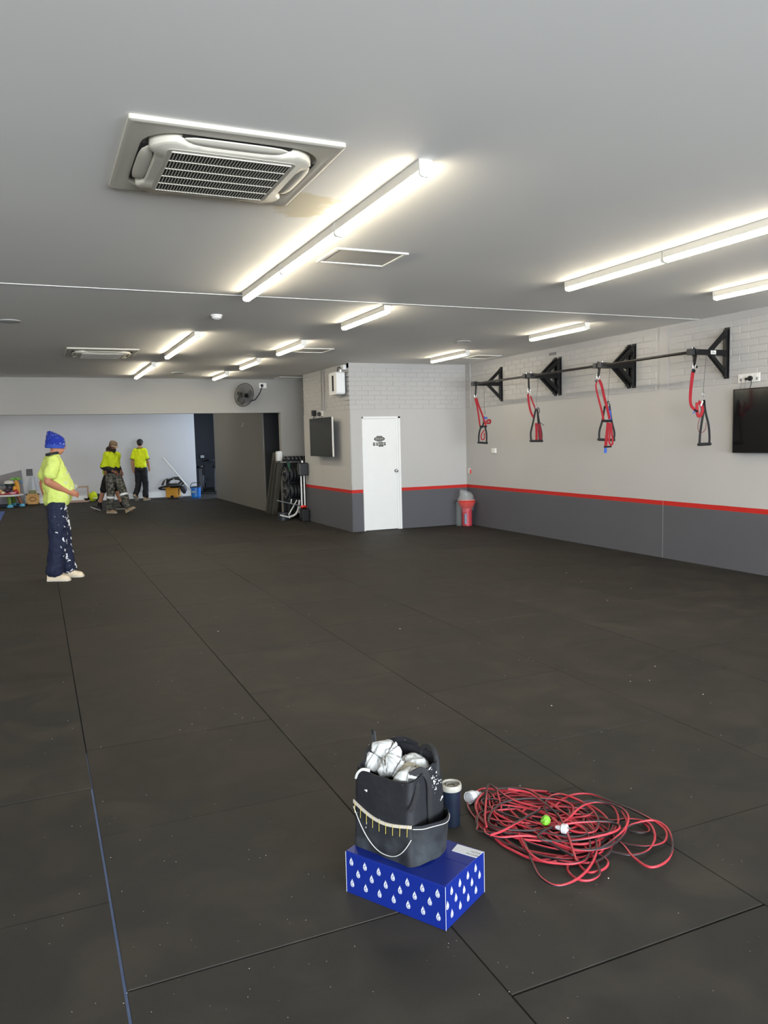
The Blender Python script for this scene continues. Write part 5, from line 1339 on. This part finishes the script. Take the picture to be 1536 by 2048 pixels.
MB().tube([kc + Vector((.16 * math.cos(a), .16 * math.sin(a), .345)) for a in [2 * math.pi * k / 20 for k in range(20)]], .010, 8, closed=True).build('rim_band', MBLACK, t, smooth=True)
pa, pb = at(327, 917, Y=24.35), kc + Vector((-.03, .02, .10))
t = thing('roller_pole', pb, 'long white roller pole leaning out of the blue bucket', 'pole')
MB().tube([pa, pb], .022, 12).build('pole_tube', M('white_pole', 'E8E8E6', .35, var=.02), t, smooth=True)
MB().tube([pa + (pa - pb).normalized() * .03, pa - (pa - pb).normalized() * .08], .026, 12).build('pole_grip', MWPAINT, t, smooth=True)

def C(h): return M('toy_' + h, h, .45, var=.12)
tt = Vector((-.86, 24.9, 0))
t = thing('activity_table', tt, 'colourful toddler activity table with white tray and blue feet at the far left', 'toy table')
MB().lathe([(.40, .30), (.47, .31), (.48, .345), (.46, .36), (.40, .345), (0, .345)], 32, tt).build('tray', C('E4DEDA'), t, smooth=True)
MB().lathe([(.36, .345), (.40, .37), (.38, .41), (.30, .42), (0, .42)], 28, tt).build('play_ring', C('8E2740'), t, smooth=True)
for a, c_ in ((200, '5E7D2C'), (285, '5E7D2C'), (345, '7E4A22'), (60, '5E7D2C')):
    a = math.radians(a); b0, b1 = tt + Vector((.33 * math.cos(a), .33 * math.sin(a), .31)), tt + Vector((.42 * math.cos(a), .42 * math.sin(a), .05))
    lg = MB().tube([b0, b1], [.055, .045], 12).build('leg', C(c_), t, smooth=True)
    MB().lathe([(.085, 0), (.085, .03), (.06, .075), (.0, .09)], 16, (b1.x, b1.y, 0)).build('foot', C('4FA0C4'), lg, smooth=True)
MB().tube([tt + Vector((.40 * math.cos(a), .40 * math.sin(a), .035)) for a in [2 * math.pi * k / 24 for k in range(24)]], .014, 8, closed=True).build('base_ring', C('23324A'), t, smooth=True)
MB().tube([tt + Vector((.33, -.1, .36)), tt + Vector((.32, -.1, .62)), tt + Vector((.28, -.1, .74))], [.055, .06, .045], 12, sub=4).build('palm_trunk', C('DD9A20'), t, smooth=True)
pm = MB()
for k in range(6):
    a = k * math.pi / 3; p0 = tt + Vector((.29, -.1, .76)); pm.strap([p0, p0 + Vector((.09 * math.cos(a), .09 * math.sin(a), .06)), p0 + Vector((.17 * math.cos(a), .17 * math.sin(a), .01))], .06, .012, (0, 0, 1), 4)
pm.build('palm_leaves', C('79C24A'), t)
MB().ball(tt + Vector((.43, -.08, .70)), .04).build('bird_toy', C('5A90B8'), t, smooth=True)
for p, r, c_, n_ in (((.05, -.22, .47), (.09, .07, .07), '3A2A34', 'seat_pad'), ((-.12, -.25, .46), .055, 'C8A878', 'spinner'), ((.28, -.25, .43), .065, 'B22A34', 'roller_toy'), ((-.26, -.2, .52), (.07, .06, .10), 'C9C84A', 'spinner'), ((-.38, -.12, .60), (.09, .07, .08), 'D8A45C', 'monkey_toy'), ((-.34, -.10, .72), (.12, .06, .05), 'C24A2A', 'arch_toy'), ((-.42, 0, .82), (.10, .07, .07), '6FA03A', 'leaf_toy'), ((-.05, -.05, .62), (.26, .10, .018), '3E7A86', 'toy_rail'), ((.12, -.08, .55), (.10, .08, .10), '3C3A4A', 'seat_back'), ((-.20, -.30, .44), (.10, .05, .04), 'C8602A', 'rattle'), ((.18, -.32, .40), (.11, .04, .03), 'D8A0A8', 'teether'), ((-.05, -.34, .41), (.07, .05, .05), 'E0C8A0', 'toy_face'), ((-.30, -.26, .60), (.05, .05, .06), '2E8A8E', 'toy_fish'), ((-.18, -.18, .66), (.06, .05, .04), 'D0502E', 'toy_flower'), ((.25, -.16, .52), (.05, .05, .07), 'E0A030', 'toy_giraffe')):
    MB().ball(tt + Vector(p), r, 14, 10).build(n_, C(c_), t, smooth=True)
MB().loft([[tt + Vector((.12 + s * .14 * math.cos(a), -.06 + .09 * s * math.sin(a), z)) for a in [2 * math.pi * k / 20 for k in range(20)]] for s, z in ((1, .66), (1, .70), (.8, .74), (.3, .76))]).build('toy_canopy', C('D8D4CE'), t, smooth=True)
MB().loft([[tt + Vector((.12 + s * .13 * math.cos(a), -.09 + .09 * s * math.sin(a), z)) for a in [2 * math.pi * k / 20 for k in range(20)]] for s, z in ((.9, .60), (1, .66))]).build('canopy_lining', C('20301F'), t, smooth=True)

t = thing('wooden_crate', (-.16, 25.3, 0), 'small pale wooden crate on the floor right of the toys', 'crate')
MCR_ = M('pale_timber', 'C79A5C', .7, var=.25, scale=14)
MB().span((-.32, 25.14, .02), (.0, 25.42, .31)).build('crate_body', MCR_, t)
for z in (.02, .29): MB().span((-.335, 25.12, z), (.015, 25.145, z + .035)).build('rail', MCR_, t)
for x in (-.335, -.02): MB().span((x, 25.12, .02), (x + .035, 25.145, .325)).build('stile', MCR_, t)
MB().tube([(-.16 + .09 * math.cos(a), 25.136, .17 + .06 * math.sin(a)) for a in [2 * math.pi * k / 14 for k in range(14)]], .009, 6, closed=True).build('burnt_mark', M('burnt_print', '7A4E2A', .8), t)
t = thing('olive_box', (-.15, 25.3, .325), 'small olive green box resting on the wooden crate', 'box'); MB().span((-.26, 25.2, .325), (-.06, 25.38, .40)).build('box_body', C('5E6024'), t, bevel=.01); MB().span((-.265, 25.195, .40), (-.055, 25.385, .42)).build('box_lid', C('8A8C3A'), t)
pbg = MB(); rings = []
for j in range(8):
    rings.append([(-.12 + (.17 - .012 * j) * math.cos(a) * (1 + .12 * mnoise.noise(V(math.cos(a) * 2, math.sin(a) * 2, j * .5))), 25.33 + .09 * math.sin(a), .425 + .055 * j) for a in [2 * math.pi * k / 20 for k in range(20)]])
tag(pbg.loft(rings).build('plastic_bag', M('cloudy_film', 'B8BFC8', .25, alpha=.35), smooth=True), 'cloudy clear plastic bag slumped on the crate by the far wall', 'bag')
t = thing('grey_panel', (-.9, 25.5, 0), 'grey folded gym panel leaning behind the toy table', 'panel')
MB().prism([(-1.75, 0), (-1.75, .70), (-.42, 1.02), (-.38, 0)], lambda x, z, k: (x, 25.42 + k + .12 * z, z), 0, .05).build('panel_board', M('grey_vinyl', '7E7A7C', .6), t); MB().prism([(-.42, 0), (-.46, 1.01), (-.42, 1.02), (-.38, 0)], lambda x, z, k: (x, 25.415 + k + .12 * z, z), 0, .05).build('panel_edge', MGREY, t)
t = thing('wall_notice', (-.2, YF - .02, .95), 'small dark notice on the far wall above the crate', 'notice'); MB().span((-.29, YF - .03, .84), (-.12, YF - .0185, 1.04)).build('notice_board', M('notice_dark', '3A3838', .6, var=.3, scale=40), t)
for k in range(3): MB().span((-.27, YF - .033, .87 + k * .055), (-.14, YF - .03, .885 + k * .055)).build('notice_line', MGREY, t)

t = thing('timber_frame', (1.05, 25.4, 0), 'thin timber frame standing on a low board against the far wall', 'frame')
MTIM = M('pinkish_timber', 'B39683', .7, var=.2, scale=14)
MB().span((1.36, 25.40, .03), (1.405, 25.45, .47)).build('post', MTIM, t); MB().span((.60, 25.40, .03), (.645, 25.45, .47)).build('post', MTIM, t); MB().span((.60, 25.395, .43), (1.405, 25.44, .475)).build('top_rail', MTIM, t)
MB().span((.35, 25.18, .0), (1.385, 25.5, .045)).build('base_board', MTIM, t, bevel=.006)
t = thing('hi_vis_bundle', (1.50, 25.3, 0), 'crumpled yellow and black hi-vis bundle on the floor by the timber frame', 'bundle')
def lump(c, r, seed, n=18):
    m = MB(); m.ball(c, r, n, 12); m.v = [tuple(Vector(c) + (Vector(p) - Vector(c)) * (1 + .28 * mnoise.noise((Vector(p) - Vector(c)) * 9 + Vector((seed, 0, 0))))) for p in m.v]; return m
lump((1.52, 25.30, .15), (.13, .11, .15), 3).build('yellow_cloth', MHV2, t, smooth=True); lump((1.64, 25.32, .12), (.12, .10, .11), 8).build('black_cloth', MBLACK, t, smooth=True)
for p in ((1.56, 25.2, .10), (1.70, 25.22, .03)): lump(p, (.07, .03, .022), p[0]).build('white_patch', MWPAINT, t, smooth=True)
t = thing('work_cap', (1.33, 25.28, .045), 'small black and white bundle on the board of the timber frame', 'bundle'); lump((1.33, 25.26, .095), (.08, .06, .05), 5).build('dark_cloth', MBLACK, t, smooth=True); lump((1.31, 25.22, .13), (.06, .04, .025), 6).build('white_cloth', MWPAINT, t, smooth=True)

# ================================================================= gym store beside the opening
t = thing('soap_dispenser', (4.95, 16.95, 1.2), 'white dispenser fixed to the edge of the opening', 'dispenser')
MB().loft([[(4.94 + a, y, 1.335 + b) for a, b in rrect(.115, .24, .03, 4)] for y in (16.86, 17.0)]).build('dispenser_case', MWPAINT, t, bevel=.005); MB().span((4.885, 16.875, 1.195), (4.92, 16.93, 1.225)).build('nozzle', MWHITE, t)
for k in range(3):
    b0 = at(536 + 6.5 * k, 1027 + 1.5 * k, Z=0); b1 = Vector((4.90 + .03 * k, 17.05 - .13 * k, 1.42 - .02 * k)) if k == 0 else at(551 + 5 * k, 923, X=4.86 - .02 * k)
    bd_ = MB().bar(b0 + Vector((0, 0, .02)), b1, .045, .12, (1, 0, 0)).build('leaning_board', M('dark_foam', '4A473E', .7), bevel=.006)
    tag(bd_, ('left', 'middle', 'right')[k] + ' one of three dark foam boards leaning in the doorway', 'board', 'dark boards leaning in the doorway')
# weight rack
RX0, RX1, RY = 4.86, 5.50, 16.35
t = thing('weight_rack', (5.05, RY, 0), 'black weight rack with plates and dumbbells behind the store room corner', 'rack')
for x in (RX0 + .06, RX1):
    for y in (RY - .12, RY + .2): MB().span((x - .02, y - .02, 0), (x + .02, y + .02, 1.28)).build('post', MSTEELB, t)
for z in (.10, .60, .95): MB().span((RX0 + .04, RY + .02, z - .02), (RX1, RY + .06, z + .02)).build('peg_rail', MSTEELB, t)
for y in (RY - .12, RY + .2): MB().tube([(RX0 - .1, y, 1.225), (RX1, y, 1.225)], .014, 10).build('top_rail', MALU, t)
MB().span((RX0 + .08, RY + .21, .02), (RX1, RY + .22, 1.20)).build('back_panel', MSTEELB, t)
for k in range(4):
    x = 4.98 + .13 * k
    kb = thing('kettlebell', (x, RY - .02, 0), 'black kettlebell on the floor under the weight rack, number %s from the left' % ('one', 'two', 'three', 'four')[k], 'kettlebell', 'kettlebells under the rack')
    MB().ball((x, RY - .02, .095), (.06, .06, .095), 14, 10).build('bell', MBLACK, kb, smooth=True)
    MB().tube([(x - .045, RY - .02, .16), (x - .04, RY - .02, .24), (x + .04, RY - .02, .24), (x + .045, RY - .02, .16)], .014, 8, sub=4).build('handle', MBLACK, kb, smooth=True)
plate_me = mesh_only(MB().lathe([(.028, -.022), (.045, -.024), (.05, -.017), (.125, -.017), (.135, -.024), (.158, -.024), (.163, -.018), (.163, .018), (.158, .024), (.135, .024), (.125, .017), (.05, .017), (.045, .024), (.028, .022)], 24, (0, 0, 0), Matrix.Rotation(R90, 3, 'Y')), 'weight_plate', M('plate_rubber', '1B1C20', .5))
ring_me = mesh_only(MB().tube([(-.025, .145 * math.cos(a), .145 * math.sin(a)) for a in [2 * math.pi * k / 24 for k in range(24)]], .004, 6, closed=True), 'plate_rim', M('plate_rim_grey', '6C6A66', .5))
grip_me = mesh_only(MB().span((-.0275, -.05, .055), (-.022, .05, .08)), 'plate_mark', M('plate_mark', '8A8880', .5))
for z, nm_ in ((.60, 'lower'), (.96, 'upper')):
    for k in range(9):
        o = bpy.data.objects.new('weight_plate', plate_me); COL.objects.link(o); o.location = (RX0 + .02 + .068 * k + (.03 if k else 0), RY - .10, z)
        ORIG[o.name] = Vector((0, 0, 0))
        tag(o, ('front black weight plate with grey rim on the %s peg row' if k == 0 else 'black weight plate in the %s row of the rack, seen edge on') % nm_, 'weight plate', nm_ + ' row of weight plates')
        if k < 2:
            for m_, n_ in ((ring_me, 'plate_rim'), (grip_me, 'plate_mark')): c_ = bpy.data.objects.new(n_, m_); COL.objects.link(c_); c_.parent = o
            if k == 1: o['label'] = 'second black weight plate with grey rim on the %s peg row' % nm_
    MB().cyl((RX0 - .06, RY - .10, z), (RX1, RY - .10, z), .024, n=12).build('plate_peg', MSTEELB, t, smooth=True)
for k in range(5):
    x = 4.96 + .085 * k
    d = thing('dumbbell', (x, RY, 1.24), 'black dumbbell on the top rails of the weight rack, number %s from the left' % ('one', 'two', 'three', 'four', 'five')[k], 'dumbbell', 'dumbbells on the rack')
    for y in (RY - .13, RY + .13): MB().lathe([(.03, -.045), (.052, -.035), (.056, 0), (.052, .035), (.03, .045)], 8, (x, y, 1.295), Matrix.Rotation(R90, 3, 'X')).build('weight_head', MBLACK, d, smooth=True)
    MB().cyl((x, RY - .1, 1.295), (x, RY + .1, 1.295), .015, n=10).build('grip', MCHROME, d)
for k in range(3):
    x = 4.92 + .07 * k
    tag(MB().strap([(x, RY - .14, 1.21), (x + .01, RY - .17, 1.12), (x + .03, RY - .15, 1.04), (x + .045, RY - .13, 1.12), (x + .04, RY - .12, 1.21)], .02, .006, (0, 1, 0), 5).build('resistance_band', (M('green_band', '1F5A3C', .6), MBLACK, MBLACK)[k]), ('green resistance band looped under the top rail of the weight rack', 'left black resistance band looped on the weight rack', 'right black resistance band looped on the weight rack')[k], 'band', 'resistance bands on the rack')
# padded stand with white posts
t = thing('padded_stand', (5.04, 15.62, 0), 'stand with black pad on two white posts and red collar beside the store room wall', 'exercise stand')
MB().loft([[(5.045 + a, y, 1.085 + b) for a, b in rrect(.20, .27, .03, 4)] for y in (15.50, 15.66)]).build('pad', M('black_vinyl', '1C1C1E', .35), t, bevel=.02)
for x in (5.01, 5.075): MB().cyl((x, 15.60, .30), (x, 15.60, .96), .017, n=12).build('post', M('white_post', 'D0D0CE', .35), t, smooth=True)
MB().tube([(5.0, 15.6, .30), (5.03, 15.57, .31), (5.09, 15.6, .30), (5.05, 15.63, .31)], .026, 10, closed=True, sub=4).build('collar', MREDP, t, smooth=True)
MB().span((4.98, 15.50, 0), (5.13, 15.70, .26)).build('base', MSTEELB, t, bevel=.01); MB().tube([(5.04, 15.6, 1.2), (5.02, 15.6, 1.27), (5.07, 15.6, 1.28), (5.075, 15.6, 1.2)], .014, 8, sub=4).build('top_loop', MBLACK, t); MB().ball((5.04, 15.58, 1.235), (.022, .02, .03)).build('white_knob', MWPAINT, t, smooth=True)
# folded white tube frame on the floor
t = thing('tube_frame', (4.80, 16.0, 0), 'folded white tube frame lying at the foot of the weight rack', 'tube frame')
MWT = M('white_tube', 'B9B9B6', .35)
fr = [at(px, py, Y=15.95) for px, py in ((599, 1000), (597, 1015), (593, 1026), (585, 1032), (577, 1033))]
MB().tube(fr, .022, 12, sub=5).build('curved_leg', MWT, t, smooth=True)
MB().tube([at(594, 1000, Y=16.0), at(577, 1030, Y=16.0)], .013, 10).build('brace', MWT, t, smooth=True); MB().tube([at(601, 1012, Y=15.95), at(598, 1026, Y=15.95)], .014, 10).build('brace', MWT, t, smooth=True); MB().tube([at(583, 998, Y=16.05), at(582, 1006, Y=16.05)], .012, 10).build('brace', MWT, t, smooth=True)
MB().tube([at(554, 1001, Y=15.9), at(604, 1012, Y=15.9)], .012, 10).build('cross_bar', MALU, t, smooth=True)
MB().bar(at(560, 1030, Y=15.9), at(580, 1035, Y=15.9), .05, .03).build('floor_foot', MWT, t, bevel=.005)
for k in range(5):
    tag(MB().lathe([(.10, 0), (.115, .004), (.115, .026), (.10, .030), (0, .030)], 22, (4.74, 16.1, .0 + .0325 * k)).build('step_disc', M('disc_grey', '2C3038', .45), smooth=True), 'dark flat disc in a small floor stack left of the rack, %s' % ('lowest', 'second from below', 'middle', 'second from top', 'top')[k], 'disc', 'stacked floor discs')
t = thing('wall_hooks', (XP - .001, 20.3, 2.1), 'two tiny white hooks on the grey partition', 'hooks')
for y, z in ((20.28, 2.15), (20.40, 2.10)): MB().ball((XP - .012, y, z), .014).build('hook', MWPAINT, t, smooth=True)

# exercise bikes in the dark room beyond
MBIKE = M('bike_black', '131416', .45); MCONS = M('console_grey', '9A9C9C', .4); MBG = M('bike_grey', '4A4A4C', .5)
def bike(x, y, rz, label):
    t = thing('exercise_bike', (x, y, 0), label, 'exercise bike', 'exercise bikes in the dark room', rz=rz, local=True)
    k = dict(local=True)
    for yy in (-.45, .5): MB().span((-.27, yy - .03, 0), (.27, yy + .03, .06)).build('foot_bar', MBIKE, t, bevel=.01, **k)
    MB().bar((0, -.45, .06), (0, .5, .06), .08, .06).build('main_beam', MBIKE, t, **k)
    MB().bar((0, .35, .08), (0, .28, 1.0), .09, .07, (0, 1, 0)).build('front_post', MBIKE, t, **k)
    MB().bar((0, -.3, .08), (0, -.22, .85), .10, .08, (0, 1, 0)).build('seat_post', MBG, t, **k)
    MB().loft([[(a * s, -.22 + b * s, z) for a, b in rrect(.22, .28, .08, 4)] for z, s in ((.85, .7), (.88, 1), (.93, .95))]).build('saddle', MBIKE, t, smooth=True, **k)
    MB().lathe([(.24, -.04), (.26, -.03), (.26, .03), (.24, .04)], 28, (0, .28, .34), Matrix.Rotation(R90, 3, 'Y')).build('flywheel_cover', MBG, t, smooth=True, **k)
    MB().tube([(-.22, .02, 1.02), (-.22, .18, 1.12), (-.10, .28, 1.08), (.10, .28, 1.08), (.22, .18, 1.12), (.22, .02, 1.02)], .022, 10, sub=4).build('handlebar', MBIKE, t, smooth=True, **k)
    c_ = MB().box((0, .30, 1.22), (.20, .05, .16), Matrix.Rotation(-.4, 3, 'X')).build('console', MBIKE, t, bevel=.01, **k)
    MB().box((0, .27, 1.225), (.12, .012, .10), Matrix.Rotation(-.4, 3, 'X')).build('console_screen', MCONS, c_, **k)
    for s in (-1, 1): MB().bar((s * .08, .1, .34), (s * .12, .22, .30 + .14 * s), .03, .03).build('crank', MCHROME, t, **k); MB().box((s * .17, .24, .30 + .16 * s), (.10, .09, .03)).build('pedal', MBIKE, t, bevel=.006, **k)
    return t
bike(5.12, 26.9, math.radians(-20), 'black exercise bike just past the edge of the far wall')
bike(5.58, 26.6, math.radians(-20), 'second black exercise bike half hidden by the grey partition')
